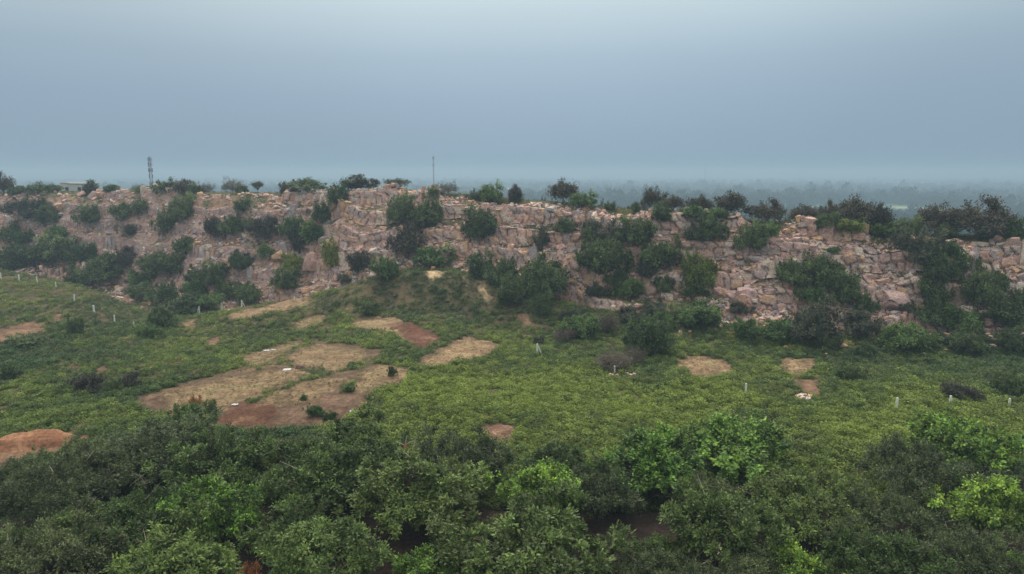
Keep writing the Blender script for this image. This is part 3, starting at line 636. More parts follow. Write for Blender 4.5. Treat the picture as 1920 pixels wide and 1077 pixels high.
for (px, py, wd, hg, kd) in SHRUBS:
    sky_row = kd in (T_, U_, W_) or py < 362
    P = None if sky_row and py < 420 else hit(px, py+hg*.42)
    if P is None: P = crest(px, random.uniform(.5, 3.0)); 
    if kd in (T_, U_, W_) or P[1] > 400: P = crest(px, random.uniform(1.5, 6))
    W = wd*P[1]/(F*cp); zt = zat(py-hg*.5, P[1]); H = max(zt-P[2], hg*.6*P[1]/F, .5)
    H = min(H, max(1.5*W, hg*1.35*P[1]/F))
    if kd not in (T_, U_, W_) and sky_row: H = min(H, W*.95)
    info.append([px, py, wd, hg, kd, P, W, H, zone_of(P, px, py, kd)])
def size_word(wd, row):
    return 'large' if wd >= 72 else 'mid-sized' if wd >= 46 else 'small'
names = {}
for e in info:
    px, py, wd, hg, kd, P, W, H, zn = e
    sc_ = [s for s in SECT if s[0] <= px][-1][1]
    if zn == 'in the weedy field':
        sc_ = 'left of the cleared plots' if px < 250 else 'among the cleared plots' if px < 1000 else 'beside the white posts' if px < 1450 else 'near the right-hand posts'
    tree = kd in (T_, U_, W_)
    lab = f"{size_word(wd, kd)} {COLW[kd]} {'tree' if tree else 'bush'} {zn} {sc_}"
    names.setdefault(lab, []).append(e)
ORD = {2: ['left one', 'right one'], 3: ['leftmost one', 'middle one', 'rightmost one'], 4: ['leftmost one', 'second from left', 'third from left', 'rightmost one'], 5: ['leftmost one', 'second from left', 'middle one', 'fourth from left', 'rightmost one'], 6: ['leftmost one', 'second from left', 'third from left', 'fourth from left', 'fifth from left', 'rightmost one']}
EXTRA = {(1212,625): 'big dark rounded tree standing alone in the field beside purple-brown twigs', (1526,606): 'weeping grey-green willowy shrub at the foot of the right cliff', (1055,352): 'lone round brown tree with a clear trunk on the skyline',
         (735,697): 'tiny dark bush standing alone inside the mown plot', (1838,397): 'largest brown skyline tree, right one of the big pair', (1306,515): 'tall yellow-green bush beside the jumbled boulders on the right slope',
         (622,478): 'upright yellow-green bush between two tall pink rock blocks', (905,428): 'dark round bush standing alone on the pink cliff face', (1150,677): 'purple-brown leafless thicket behind a white post', (143,612): 'dark narrow bush standing alone on the left hillside'}
GRP = {'skytree': 'trees along the ridge skyline', 'umbrella': 'trees along the ridge skyline', 'feather': 'trees along the ridge skyline'}
TRUNKS = []
for lab, es in names.items():
    es.sort(key=lambda e: e[0])
    for i, e in enumerate(es):
        px, py, wd, hg, kd, P, W, H, zn = e
        l_ = lab if len(es) == 1 else lab+', '+(ORD[len(es)][i] if len(es) in ORD else f'number {i+1} from left')
        l_ = EXTRA.get((px, py), l_)
        tree = kd in (T_, U_, W_)
        kind = kd if kd in LIB else kd+('_big' if wd >= 48 or py > 560 else '_small')
        if (px, py) == (1212, 625): tree, kind = True, 'dense'
        zoff = -.15 if not tree else -.1
        plant(kind, 'skyline_tree' if kd in (T_, U_, W_) else 'field_tree' if tree else 'bush', (P[0], P[1], P[2]+zoff), W*((1.32 if 'lower' in zn or 'foot' in zn else 1.18) if not tree else 1.28), H*(1.05 if not tree else .88)+.1, l_, 'tree' if tree else 'bush',
              GRP.get(kd, 'bushes in the field' if zn == 'in the weedy field' else 'bushes on the ridge') if not (px, py) == (1212, 625) else None)
        PLACED.append((P[0], P[1], W/2))
# ------------------------------------------------------------------ near trees along the lower edge
V_, O_, K_ = 'vivid', 'olive', 'dusky'
NEAR = [ # px, py of the crown middle, width px, species, label
 (285,866,260,K_,'dusky spreading tree with bare twigs just below the ploughed red plot'),
 (150,892,180,K_,'dusky low tree right beside the orange soil heap'),
 (405,880,210,O_,'dense bluish dark tree with round crown, behind the vivid green patch at left'),
 (70,945,200,K_,'dull brownish tree at the left edge above the pale bare branches'),
 (238,985,210,O_,'olive leafy tree left of the vivid green tree'),
 (402,965,180,V_,'vivid green tree among dark olive crowns at lower left'),
 (100,1050,230,K_,'dark tree with long pale bare branches in the lower left corner'),
 (310,1062,250,'leafy','bright tree at the bottom edge beside the rust-coloured foliage'),
 (590,915,220,O_,'olive tree with a curved pale bough on its crown'),
 (655,860,200,O_,'dark tree at the edge of the brown stubble plot'),
 (545,858,130,O_,'dark bluish tree below the ploughed plot, at the edge of the field'),
 (790,935,260,O_,'broad olive tree holding a broken orange trunk'),
 (865,865,190,K_,'dusky tree behind the broken orange trunk'),
 (600,1056,230,'leafy','leafy bright green tree at the bottom left of the dark path gap'),
 (545,990,180,O_,'dark olive tree above the rust-coloured foliage'),
 (800,1050,130,V_,'bluish green small tree between the path gap and the big round olive tree'),
 (1005,1040,330,O_,'big round olive tree filling the bottom centre'),
 (1010,922,175,V_,'vivid green tree just behind the big round olive tree'),
 (1045,850,120,O_,'small green tree at the edge of the weeds, centre'),
 (1125,905,180,K_,'dark shaded tree left of the large vivid crown'),
 (1225,880,210,V_,'left half of the large vivid twin crowns, yellow-green tips'),
 (1385,850,220,V_,'right half of the large vivid twin crowns against the field'),
 (1312,908,140,K_,'brown-olive tree in front of the vivid twin crowns'),
 (1350,985,240,O_,'dark olive tree with forked pale bough below the vivid twin crowns'),
 (1500,935,210,O_,'dark olive tree right of the vivid twin crowns, beside the open weeds'),
 (1420,1055,170,K_,'dark tree left of the yellow-green tipped tree at the bottom'),
 (1505,1050,130,V_,'yellow-green tipped tree alone in the dark at the bottom right'),
 (1255,1062,190,K_,'feathery yellowish-olive tree at the bottom right of the big round olive tree'),
 (1735,890,210,K_,'brownish spreading tree in front of the dark vivid tree'),
 (1815,840,180,V_,'dark glossy tree with vivid tips standing at the right edge of the field'),
 (1850,958,200,V_,'vivid green low crown at the right edge'),
 (1710,965,190,K_,'dusky tree below the brownish spreading tree on the right'),
 (1675,1045,210,O_,'olive tree at the bottom edge, right of the yellow-green tipped tree'),
 (1830,1045,210,K_,'dusky olive tree in the lower right corner'),
 (1915,1035,110,V_,'bright leafy tree cut by the right edge near the bottom'),
 (10,1010,110,'leafy','vivid green small tree cut by the left edge'),
 (470,1075,42,'rust','small rust-orange dead crown at the bottom edge'),
 (368,760,26,'rust','small rust-brown withered shrub in front of the stubble plot'),
 (1590,985,150,K_,'dusky tree right of the dark olive tree near the open weeds'),
 (120,985,150,O_,'dark olive tree between the dusky left-edge tree and its olive neighbour'),
 (1240,1000,120,O_,'small dark olive tree at the right rim of the dark path gap'),
 (1610,930,130,K_,'low dusky tree filling the gap left of the brownish spreading tree'),
 (1905,885,120,K_,'low dusky tree at the right edge below the dark glossy tree'),
 (885,990,130,O_,'dark olive tree tucked behind the left shoulder of the big round olive tree'),
 (700,880,130,K_,'dusky low tree between the two olive trees behind the dark path gap'),
 (1130,1010,110,K_,'dark low tree hugging the right shoulder of the big round olive tree'),
 (1560,1060,120,O_,'dark olive tree right beside the yellow-green tipped tree'),
 (20,880,120,K_,'dull green low tree under the orange soil slope at the left edge'),
]
for px, py, wd, sp_, lab in NEAR:
    zc = 2.7 if wd > 90 else 1.2
    dx, dz = ray(px, py); Yc = (zc-CAM_H)/dz
    W = wd*Yc/F*1.06*1.08; H = min(max(W*(.62 if sp_ == V_ else .54), 2.8), 6.0) if wd > 90 else W*1.1
    Yb = Yc+W*.06; xb = dx*Yc; g = float(height(xb, Yb)[0])
    plant(sp_, 'broadleaf_tree' if sp_ in (V_, 'leafy') else 'withered_tree' if sp_ == 'rust' else 'thorn_tree' if sp_ == K_ else 'leafy_tree', (xb, Yb, g-.1), W*1.08, H, lab, 'tree', 'trees along the lower edge')
    PLACED.append((xb, Yb, W/2*.8))
# the broken orange trunk
def broken_trunk():
    P = hit(762, 925); a = Acc(); b = Acc()
    tube(a, [(0, 0, -.2), (.06, 0, 1.6), (-.03, .05, 3.4), (.0, .1, 4.9)], [.24, .2, .17, .13], (.36, .14, .06), 8)
    tube(b, [(0, .1, 4.6), (.1, .05, 5.3), (.25, .1, 5.8)], [.08, .06, .02], (.27, .21, .17), 5)
    tube(b, [(0, .1, 4.7), (-.4, .0, 5.0), (-.8, .1, 5.1)], [.06, .045, .02], (.27, .21, .17), 5)
    tube(b, [(0, .1, 4.7), (.4, .0, 5.1), (.9, .1, 5.25)], [.06, .045, .02], (.27, .21, .17), 5)
    o = empty('broken_tree', P); link('trunk', a.mesh('trunk', True), M_BARK, o); link('branch', b.mesh('branch', True), M_BARK, o)
    tag(o, 'broken tree with peeled orange trunk and pale stubs among the olive crowns', 'tree')
broken_trunk()
# ------------------------------------------------------------------ concrete posts
def post_mesh(h, wd=.17):
    a = Acc(); w2 = wd/2; lv = [(-.3, w2*1.1), (0, w2*1.1), (h*.5, w2), (h-.04, w2*.92), (h, w2*.6)]
    V = [(sx*ww, sy*ww, z) for z, ww in lv for sx, sy in ((-1, -1), (1, -1), (1, 1), (-1, 1))]
    Fc = [[i*4+k, i*4+(k+1) % 4, i*4+4+(k+1) % 4, i*4+4+k] for i in range(len(lv)-1) for k in range(4)]+[[16, 17, 18, 19]]
    a.add(np.array(V), Fc, (1, 1, 1)); return a.mesh('fence_post')
PM = post_mesh(1.0); PM.materials.append(M_CONC)
BR = Acc(); tube(BR, [(0, 0, .95), (.32, 0, .4), (.62, 0, -.12)], [.075, .075, .075], (1, 1, 1), 4); BRM = BR.mesh('brace'); BRM.materials.append(M_CONC)
POSTS = [ # px, py of foot, px height, lean, brace direction, label
 (2,524,11,0,0,'white post at the left edge on top of the left hillock'),(36,527,11,.02,0,'white post on the left hillock, second from the left edge'),(70,531,11,-.02,0,'white post on the yellow-green top of the left hillock'),(105,539,9,0,0,'white post on the shoulder of the left hillock'),
 (140,567,13,.03,0,'white post on the left hillside above the dark narrow bush'),(177,588,14,-.04,0,'white post on the left hillside, next below the one above the narrow bush'),(215,605,13,.02,0,'white post low on the left hillside, above the hollow'),(251,613,9,.05,0,'short white post sunk in weeds at the bottom of the hollow'),
 (374,590,14,.03,-1,'white braced corner post left of the knoll'),(416,583,14,0,0,'white post on the near edge of the gully, right of the braced corner post'),(454,577,13,0,1,'white post with slanting brace on the tan strip'),(552,564,8,0,0,'thin white post at the far end of the tan strip'),
 (1007,665,19,.02,1,'white braced post standing alone right of the tan plot'),(1152,704,17,0,0,'white post in front of the purple-brown leafless thicket'),(1398,738,18,0,0,'white post below the larger straw patch'),
 (1680,770,23,.01,0,'white post, left one of the row of three at right'),(1781,765,22,-.02,0,'white post, middle one of the row of three at right'),(1891,768,20,.01,0,'white post, right one of the row of three at right'),
]
for px, py, hp, lean, brc, lab in POSTS:
    P = hit(px, py)
    if P is None: P = crest(px, 0)
    h = hp*P[1]/(F*cp)*1.12
    o = empty('fence_post', P, random.uniform(-.3, .3), (1, 1, 1)); o.rotation_euler[1] = lean
    s = min(1.5, max(1.0, h/1.3)); 
    m = link('post', PM, None, o); m.scale = (s*1.1, s*1.1, h)
    if brc:
        b = link('brace', BRM, None, o); b.scale = (brc*h*.75, 1.2, h)
    tag(o, lab, 'fence post', 'white concrete fence posts')
# ------------------------------------------------------------------ boulders lying free
BOULD = [ # px, py, width px, tone
 (1475,652,9,3),(1548,665,7,3),(1582,648,12,3),(1635,636,11,6),(1640,642,8,1),(1651,667,6,0),(1686,659,8,3),(1698,661,6,3),(1733,664,10,4),(1774,657,9,3),(1779,663,6,4),(1824,659,10,0),(1843,649,8,4),(1863,649,10,0),(1886,645,9,5),(1897,651,8,4),(1765,679,7,4),(1837,698,6,4),(1541,693,6,4),
 (1150,576,13,4),(1193,574,13,0),(1351,612,9,3),(1342,617,6,0),(1276,623,9,1),(1294,622,7,3),(1246,560,10,0),(1218,547,9,0),(1258,548,14,1),(1250,556,20,4),(1268,552,9,0),(1400,550,34,1),(1372,552,24,1),(1348,545,20,0),(1405,586,14,0),(1414,594,11,3),(1428,600,12,1),(1420,606,9,5),
 (1385,520,16,4),(1400,526,14,0),(1375,530,10,3),(1418,515,12,4),(1360,505,16,5),(1342,500,18,0),(1120,535,8,4),(1098,546,9,0),(1145,530,9,4),(1083,549,9,5),(1068,548,8,3),(1020,462,14,3),(1050,465,14,0),(1070,470,9,1),(1058,458,12,4),
 (585,492,28,0),(612,462,16,4),(605,450,17,6),(528,478,30,3),(676,468,20,0),(700,472,16,4),(745,446,12,4),(840,438,10,6),(505,505,11,6),(512,515,9,4),(495,520,10,6),(515,530,8,4),(1680,560,50,1),(1692,574,28,1),(1652,565,12,4),(1640,570,12,3),(1655,548,10,3),(1648,590,9,0),(1635,603,12,0),(1690,545,20,3),
 (262,530,9,3),(115,402,10,2),(111,386,20,3),(45,410,11,6),(30,415,13,0),(125,438,10,2),(140,447,12,4),(88,452,10,5),(8,442,12,4),(270,396,8,2),(190,365,14,5),(200,470,10,4),(210,474,9,4),(225,473,9,0),(450,400,8,6),(372,455,9,3),(416,470,8,4),(1352,575,10,0),(1500,560,14,4),(1462,575,18,0),(1470,585,12,4),(1455,600,10,6),
]
bl = {}
for px, py, wd, tn in BOULD:
    P = hit(px, py+wd*.25)
    if P is None: P = crest(px, 0)
    i = random.randrange(12); V0, F0 = (STONES[i] if wd < 12 else LUMPS[i % 10])
    if wd >= 18: s = wd*P[1]/(F*cp)*.5
    else: s = wd*P[1]/(F*cp)*.52
    col = TONES[tn]*random.uniform(.95, 1.2)
    tall = 1.5 if (px, py) in ((585,492),) else 1.0
    v = V0*s*np.array([1, .9, .78*tall])
    me = new_mesh('boulder', v, F0, np.broadcast_to(col, (len(v), 3)))
    o = link('boulder', me, M_ROCK); o.location = (P[0], P[1], P[2]+s*.35*tall); o.rotation_euler = (random.uniform(-.25, .25), random.uniform(-.2, .2), random.uniform(0, 6.28) if wd < 18 else random.uniform(-.4, .4))
    tw = ['pink', 'mauve', 'grey', 'orange', 'pale', 'rosy', 'dark grey'][tn]; sz = 'big' if wd >= 18 else 'mid-sized' if wd >= 11 else 'small'
    zn = zone_of(P, px, py, ''); sc_ = [q for q in SECT if q[0] <= px][-1][1]
    bl.setdefault(f'{sz} {tw} boulder {zn} {sc_}', []).append((px, o))
for lab, es in bl.items():
    es.sort(key=lambda e: e[0])
    for i, (px, o) in enumerate(es):
        tag(o, lab if len(es) == 1 else lab+', '+(ORD[len(es)][i] if len(es) in ORD else f'number {i+1} from left'), 'boulder', 'boulders lying on and below the ridge')
def stones_at(pts, label, group, sz=(.18, .34), light=1.2):
    for px, py in pts:
        P = hit(px, py); V0, F0 = STONES[random.randrange(12)]; s = random.uniform(*sz)
        v = V0*s*np.array([1.15, 1, .75]); me = new_mesh('stone', v, F0, np.broadcast_to(rock_tone(rng)*light, (len(v), 3)))
        o = link('stone', me, M_ROCK); o.location = (P[0], P[1], P[2]+.25+s*.3); o.rotation_euler[2] = random.uniform(0, 6); tag(o, label, 'stone', group)
stones_at([(1496,749),(1501,746),(1506,744),(1511,747),(1499,753),(1505,752),(1510,752),(1515,753),(1503,748),(1518,749)], 'pale stone in the small heap below the straw patch path', 'stones heaped in the field', (.2, .42), 1.5)
stones_at([(1144,706),(1150,707),(1157,707),(1176,706),(1182,707),(1189,706)], 'pale stone lying at the foot of the white post by the leafless thicket', 'stones by the post', (.2, .36), 1.5)
# ------------------------------------------------------------------ heaps of soil
def heap(px, py, wpx, dpx, h, col, label, seed, rot=0, gy=0):
    P = hit(px, py); rx = wpx*P[1]/(2*F*cp); ry = dpx
    n, k = 44, 22; V = []; CC = []
    for i in range(k+1):
        for j in range(n):
            a = 2*math.pi*j/n; q = i/k; x, y = q*rx*math.cos(a), q*ry*math.sin(a); V.append((x, y))
    V = np.array(V); q = np.sqrt((V[:, 0]/rx)**2+(V[:, 1]/ry)**2)
    c, s = math.cos(rot), math.sin(rot); X = P[0]+V[:, 0]*c-V[:, 1]*s; Y = P[1]+V[:, 0]*s+V[:, 1]*c
    edge = 1-sst(.5, 1.0, q+.25*fbm(X/2.5, Y/2.5, o=3, seed=seed))
    z = height(X, Y)+h*edge*(.75+.5*fbm(X/2.6, Y/2.6, o=4, seed=seed+3))+.12*fbm(X/.6, Y/.6, o=2, seed=seed+5)*edge-.06
    z = np.where(q > .97, height(X, Y)-.25, z)
    Fc = [[i*n+j, i*n+(j+1) % n, (i+1)*n+(j+1) % n, (i+1)*n+j] for i in range(k) for j in range(n)]
    m = fbm(X/2, Y/2, o=3, seed=seed+9)[:, None]
    col = np.array(col)*(1+.3*m)+np.clip(m-.05, 0, 1)*np.array([.16, .11, .06])
    o = link('soil_heap', new_mesh('soil_heap', np.stack([X-P[0], Y-P[1], z-P[2]], 1), Fc, col, True), M_SOIL); o.location = P; tag(o, label, 'soil heap', 'heaps of dug soil'); return o
heap(62, 832, 215, 2.6, 1.35, (.185, .088, .05), 'large orange soil heap beside the trees at the left edge', 501, .22)
heap(470, 776, 100, 5.0, .35, (.088, .044, .028), 'low dark red ploughed soil patch below the mown plots', 511)
heap(562, 691, 22, 1.0, .7, (.11, .06, .05), 'small dark brown heap beside the pale slab', 521)
heap(741, 616, 22, 1.3, .6, (.13, .060, .045), 'small dark red heap on the upper tan plot', 531)
heap(792, 634, 62, 3.2, .35, (.12, .058, .042), 'broad reddish clod heap at the corner of the upper tan plot', 541)
heap(765, 622, 18, 1.2, .5, (.12, .055, .042), 'small dark red heap between the two heaps of the upper tan plot', 551)
heap(940, 808, 60, 2.0, .4, (.14, .08, .055), 'low brown soil heap just behind the trees at centre', 561)
heap(812, 506, 12, .8, 1.5, (.40, .19, .10), 'pointed orange anthill on top of the knoll', 571)
# slab and plastic scraps
def slab_box(px, py, sx, sy, sz, rz, name, label, cat, m):
    P = hit(px, py); V0 = np.array([(x, y, z) for z in (-1, 1) for x, y in ((-1, -1), (1, -1), (1.06, .95), (-.93, 1.03))], float)
    me = new_mesh(name, V0*[sx/2, sy/2, sz/2], [[3, 2, 1, 0], [4, 5, 6, 7], [0, 1, 5, 4], [1, 2, 6, 5], [2, 3, 7, 6], [3, 0, 4, 7]])
    o = link(name, me, m); o.location = (P[0], P[1], P[2]+sz*.5+.05); o.rotation_euler = (.05, -.04, rz); tag(o, label, cat); return o
slab_box(538, 695, 1.2, .9, .14, .1, 'concrete_slab', 'pale flat slab lying beside the small dark heap on the mown plot', 'slab', M_SLAB)
def scrap(px, py, label, wx, wy, seed):
    P = hit(px, py); n = 9; gx, gy = np.meshgrid(np.linspace(-1, 1, n), np.linspace(-1, 1, n)); gx, gy = gx.ravel(), gy.ravel()
    X = P[0]+gx*wx*(1+.3*vn(gy*2, gx, seed=seed)); Y = P[1]+gy*wy*(1+.3*vn(gx*2, gy, seed=seed+1)); z = height(X, Y)+.10+.13*fbm(gx*2.5, gy*2.5, o=3, seed=seed)
    i = (np.arange(n-1)[:, None]*n+np.arange(n-1)[None, :]).ravel(); q = np.stack([i, i+1, i+n+1, i+n], 1)
    top = np.stack([X-P[0], Y-P[1], z-P[2]], 1); bot = top-[0, 0, .03]
    o = link('plastic_sheet', new_mesh('plastic_sheet', np.concatenate([top, bot]), np.concatenate([q, q[:, ::-1]+n*n])), M_SHEET); o.location = P; tag(o, label, 'plastic sheet', 'white scraps lying on the plots')
scrap(500, 658, 'crumpled white sheet on the upper left plot, left piece of two', .5, .5, 1); scrap(513, 657, 'crumpled white sheet on the upper left plot, right piece of two', .4, .5, 5)
scrap(662, 772, 'small white scrap at the right end of the brown stubble', .35, .4, 9); scrap(440, 760, 'small white scrap at the edge of the ploughed red patch', .4, .35, 13)
# ------------------------------------------------------------------ masts
def lattice(px, Y, top_py, foot_py, half, name, label, arms):
    dx = ray(px, 330)[0]; zt, zb = zat(top_py, Y), float(height(dx*Y, Y)[0])-.5; x0 = dx*Y; H = zt-zb
    o = empty(name, (x0, Y, zb), .4); wd = lambda q: half*(1-.62*q)
    for sx, sy in ((-1, -1), (1, -1), (1, 1), (-1, 1)):
        a = Acc(); tube(a, [(sx*wd(0), sy*wd(0), 0), (sx*wd(.5), sy*wd(.5), H*.5), (sx*wd(1), sy*wd(1), H)], [.24*half/2, .2*half/2, .15*half/2], (1, 1, 1), 4); link('leg', a.mesh('leg'), M_STEEL, o)
    b = Acc(); nb = int(H/(half*1.5))
    for i in range(nb):
        q0, q1 = i/nb, (i+1)/nb; cr = [(-1, -1), (1, -1), (1, 1), (-1, 1)]
        for k in range(4):
            a0, a1 = cr[k], cr[(k+1) % 4]; r_ = .075*half/2
            tube(b, [(a0[0]*wd(q0), a0[1]*wd(q0), q0*H), (a1[0]*wd(q1), a1[1]*wd(q1), q1*H)], [r_, r_], (1, 1, 1), 3)
            tube(b, [(a1[0]*wd(q0), a1[1]*wd(q0), q0*H), (a0[0]*wd(q1), a0[1]*wd(q1), q1*H)], [r_, r_], (1, 1, 1), 3)
            tube(b, [(a0[0]*wd(q1), a0[1]*wd(q1), q1*H), (a1[0]*wd(q1), a1[1]*wd(q1), q1*H)], [r_, r_], (1, 1, 1), 3)
    link('bracing', b.mesh('bracing'), M_STEEL, o)
    rr = random.Random(4)
    for q, n in arms:
        for k in range(n):
            an = 2*math.pi*k/n+q*7; rd = wd(q)+.75; c = np.array([rd*math.cos(an), rd*math.sin(an), q*H])
            a = Acc(); hh = rr.uniform(1.1, 1.8); ww = .34
            V = np.array([(sx*ww, sy*.12, sz*hh) for sz in (-1, 1) for sx, sy in ((-1, -1), (1, -1), (1, 1), (-1, 1))])@rotm(an+math.pi/2, 0, 0).T+c
            a.add(V, [[3, 2, 1, 0], [4, 5, 6, 7], [0, 1, 5, 4], [1, 2, 6, 5], [2, 3, 7, 6], [3, 0, 4, 7]], (1, 1, 1))
            tube(a, [(wd(q)*math.cos(an)*.8, wd(q)*math.sin(an)*.8, q*H), tuple(c)], [.06, .06], (1, 1, 1), 4)
            link('antenna', a.mesh('antenna'), M_STEEL, o)
    t = Acc(); tube(t, [(0, 0, H-.5), (0, 0, H+1.8)], [.09, .03], (1, 1, 1), 4); link('lightning_rod', t.mesh('lightning_rod'), M_STEEL, o)
    tag(o, label, 'tower')
lattice(283, 520, 294, 350, 1.5, 'lattice_tower', 'grey lattice tower with clustered antennas above the left ridge', [(.97, 3), (.92, 5), (.86, 5), (.80, 4), (.72, 4), (.64, 3), (.56, 2)])
lattice(813, 800, 293, 350, .85, 'lattice_mast', 'thin tall mast rising behind the middle of the ridge', [(.97, 2), (.88, 2)])
lattice(1322, 2600, 311, 335, 1.6, 'lattice_mast', 'very faint distant mast on the hazy horizon', [(.95, 2)])
# ------------------------------------------------------------------ far buildings
def building(px, py_top, Y, wpx, hgt, dep, m, label, cat, storeys=1, z0=-10.2, steps=None):
    dx, dzz = ray(px, py_top); Y = Y if Y < 400 else min((65-hgt*.7)/-dzz, 9000); zt = zat(py_top, Y); z0 = float(height(dx*Y, Y)[0])-.5; o = empty('building', (dx*Y, Y, z0)); W = wpx*Y/F; H = zt-z0
    def box(a, x0, x1, y0, y1, z0_, z1): 
        V = np.array([(x, y, z) for z in (z0_, z1) for x, y in ((x0, y0), (x1, y0), (x1, y1), (x0, y1))]); a.add(V, [[3, 2, 1, 0], [4, 5, 6, 7], [0, 1, 5, 4], [1, 2, 6, 5], [2, 3, 7, 6], [3, 0, 4, 7]], (1, 1, 1))
    a = Acc()
    for x0, x1, q in (steps or [(-.5, .5, 1)]): box(a, x0*W, x1*W, 0, dep, 0, H*q)
    link('wall', a.mesh('wall'), m, o)
    a = Acc()
    for x0, x1, q in (steps or [(-.5, .5, 1)]): box(a, x0*W-.25, x1*W+.25, -.25, dep+.25, H*q+.004, H*q+.35)
    link('roof', a.mesh('roof'), m, o)
    nw = max(2, int(W/5)); 
    for i in range(nw):
        x = -W/2+(i+.5)*W/nw; a = Acc(); zc = H*(steps[0][2] if steps and x < steps[0][1]*W else 1)-2.2; box(a, x-.7, x+.7, -.06, .02, zc-.8, zc+.6); link('window', a.mesh('window'), M_DARKWIN, o)
    tag(o, label, cat, 'buildings far behind the ridge')
building(136, 344, 288, 46, 0, 10, M_PLASTER, 'pale flat-roofed building peeping over the left ridge', 'building', steps=[(-.5, -.16, 1), (-.155, .5, .93)])
building(1722, 341, 2300, 34, 16, 26, M_PINK, 'pinkish hall among the far trees on the right', 'building', steps=[(-.5, .3, 1), (.305, .5, .9)])
building(1766, 341, 2400, 8, 9, 12, M_PLASTER, 'small pale house right of the far pinkish hall', 'house')
building(1344, 333, 3200, 26, 18, 16, M_PLASTER, 'long pale block on the hazy horizon right of centre', 'building')
building(1118, 355, 1150, 6, 6, 7, M_PLASTER, 'tiny white house in the hazy plain behind the ridge', 'house')
building(1500, 367, 900, 9, 7, 8, M_PINK, 'tiny pinkish house in the hazy plain left of the dark skyline tree', 'house')
building(1896, 404, 620, 26, 6, 10, M_PLASTER, 'long low pale shed behind the right end of the ridge', 'shed')
building(1640, 352, 1500, 10, 7, 8, M_PLASTER, 'tiny pale house in the far trees left of the pinkish hall', 'house')
# ------------------------------------------------------------------ scattered plants nobody could count (instances on points)
LIBC = []
def gn_scatter(name, pts, scl, rot, tint, vid, templates, label):
    me = bpy.data.meshes.new(name); me.vertices.add(len(pts)); me.vertices.foreach_set('co', np.asarray(pts, np.float32).ravel())
    for an, ty, dat, fld in (('scl', 'FLOAT_VECTOR', scl, 'vector'), ('rot', 'FLOAT_VECTOR', rot, 'vector'), ('vid', 'INT', vid, 'value')):
        a = me.attributes.new(an, ty, 'POINT'); a.data.foreach_set(fld, np.asarray(dat, np.int32 if ty == 'INT' else np.float32).ravel())
    a = me.attributes.new('tint', 'FLOAT_COLOR', 'POINT'); c = np.ones((len(pts), 4), np.float32); c[:, :3] = tint; a.data.foreach_set('color', c.ravel())
    o = bpy.data.objects.new(name, me); C.objects.link(o)
    tc_ = bpy.data.collections.new(name+'_kinds')
    for i, t in enumerate(templates):
        q = bpy.data.objects.new(f'{name}_kind_{chr(97+i)}', t); tc_.objects.link(q)
    g = bpy.data.node_groups.new(name, 'GeometryNodeTree'); g.interface.new_socket('Geometry', in_out='INPUT', socket_type='NodeSocketGeometry'); g.interface.new_socket('Geometry', in_out='OUTPUT', socket_type='NodeSocketGeometry')
    n, l = g.nodes.new, g.links.new
    gi, go = n('NodeGroupInput'), n('NodeGroupOutput'); ip = n('GeometryNodeInstanceOnPoints'); ci = n('GeometryNodeCollectionInfo')
    ci.inputs['Collection'].default_value = tc_; ci.inputs['Separate Children'].default_value = True; ci.inputs['Reset Children'].default_value = True
    def na(nm, ty): q = n('GeometryNodeInputNamedAttribute'); q.data_type = ty; q.inputs['Name'].default_value = nm; return q.outputs['Attribute']
    er = n('FunctionNodeEulerToRotation')
    l(gi.outputs[0], ip.inputs['Points']); l(ci.outputs[0], ip.inputs['Instance']); ip.inputs['Pick Instance'].default_value = True
    l(na('vid', 'INT'), ip.inputs['Instance Index']); l(na('rot', 'FLOAT_VECTOR'), er.inputs[0]); l(er.outputs[0], ip.inputs['Rotation']); l(na('scl', 'FLOAT_VECTOR'), ip.inputs['Scale'])
    l(ip.outputs[0], go.inputs[0]); md = o.modifiers.new('scatter', 'NODES'); md.node_group = g
    structure(o, 'stuff'); o['label'] = label; return o
def tuft(seed, n, spread, ln, wd, up, m, broad=False):
    r_ = np.random.default_rng(seed); P, D, NN = [], [], []
    for i in range(n):
        a = r_.uniform(0, 6.28); f = r_.uniform(.0, 1)**.6*spread; z = r_.uniform(.05, 1)*up
        P.append((f*math.cos(a), f*math.sin(a), z*(1-.4*f/spread))); D.append((math.cos(a)+r_.normal()*.5, math.sin(a)+r_.normal()*.5, r_.uniform(-.1, .9) if broad else r_.uniform(.4, 1.6))); NN.append((r_.normal()*.4, r_.normal()*.4, 1))
    V_, F_ = leaf_quads(np.array(P), np.array(D), np.array(NN), ln*r_.uniform(.7, 1.3, n), wd*r_.uniform(.7, 1.3, n))
    me = new_mesh('weed', V_, F_); me.materials.append(m); return me
WEEDT = [tuft(600+i, 36+14*i, .30+.09*i, .19, .13, .45+.09*i, M_WEED, True) for i in range(5)]+[tuft(620+i, 30, .34, .38, .07, .3, M_WEED) for i in range(3)]
BLOB = [ # where the weeds are lighter / yellower (+) or darker / bluer (-): land areas given by centre, radii, amount
 (880,730,200,80,.45),(330,680,170,60,.45),(50,545,70,25,.6),(160,790,160,50,.35),(1100,800,300,60,.1),(1700,800,300,50,.25),(650,560,160,40,.0),(80,660,120,40,-.28),(260,600,100,40,-.2),(620,600,60,20,.2),(1250,720,200,40,-.05),(1650,690,250,40,-.08),(1000,790,200,60,.15),(1500,820,200,40,.25),(560,540,100,30,-.1),(850,560,120,40,-.05)]
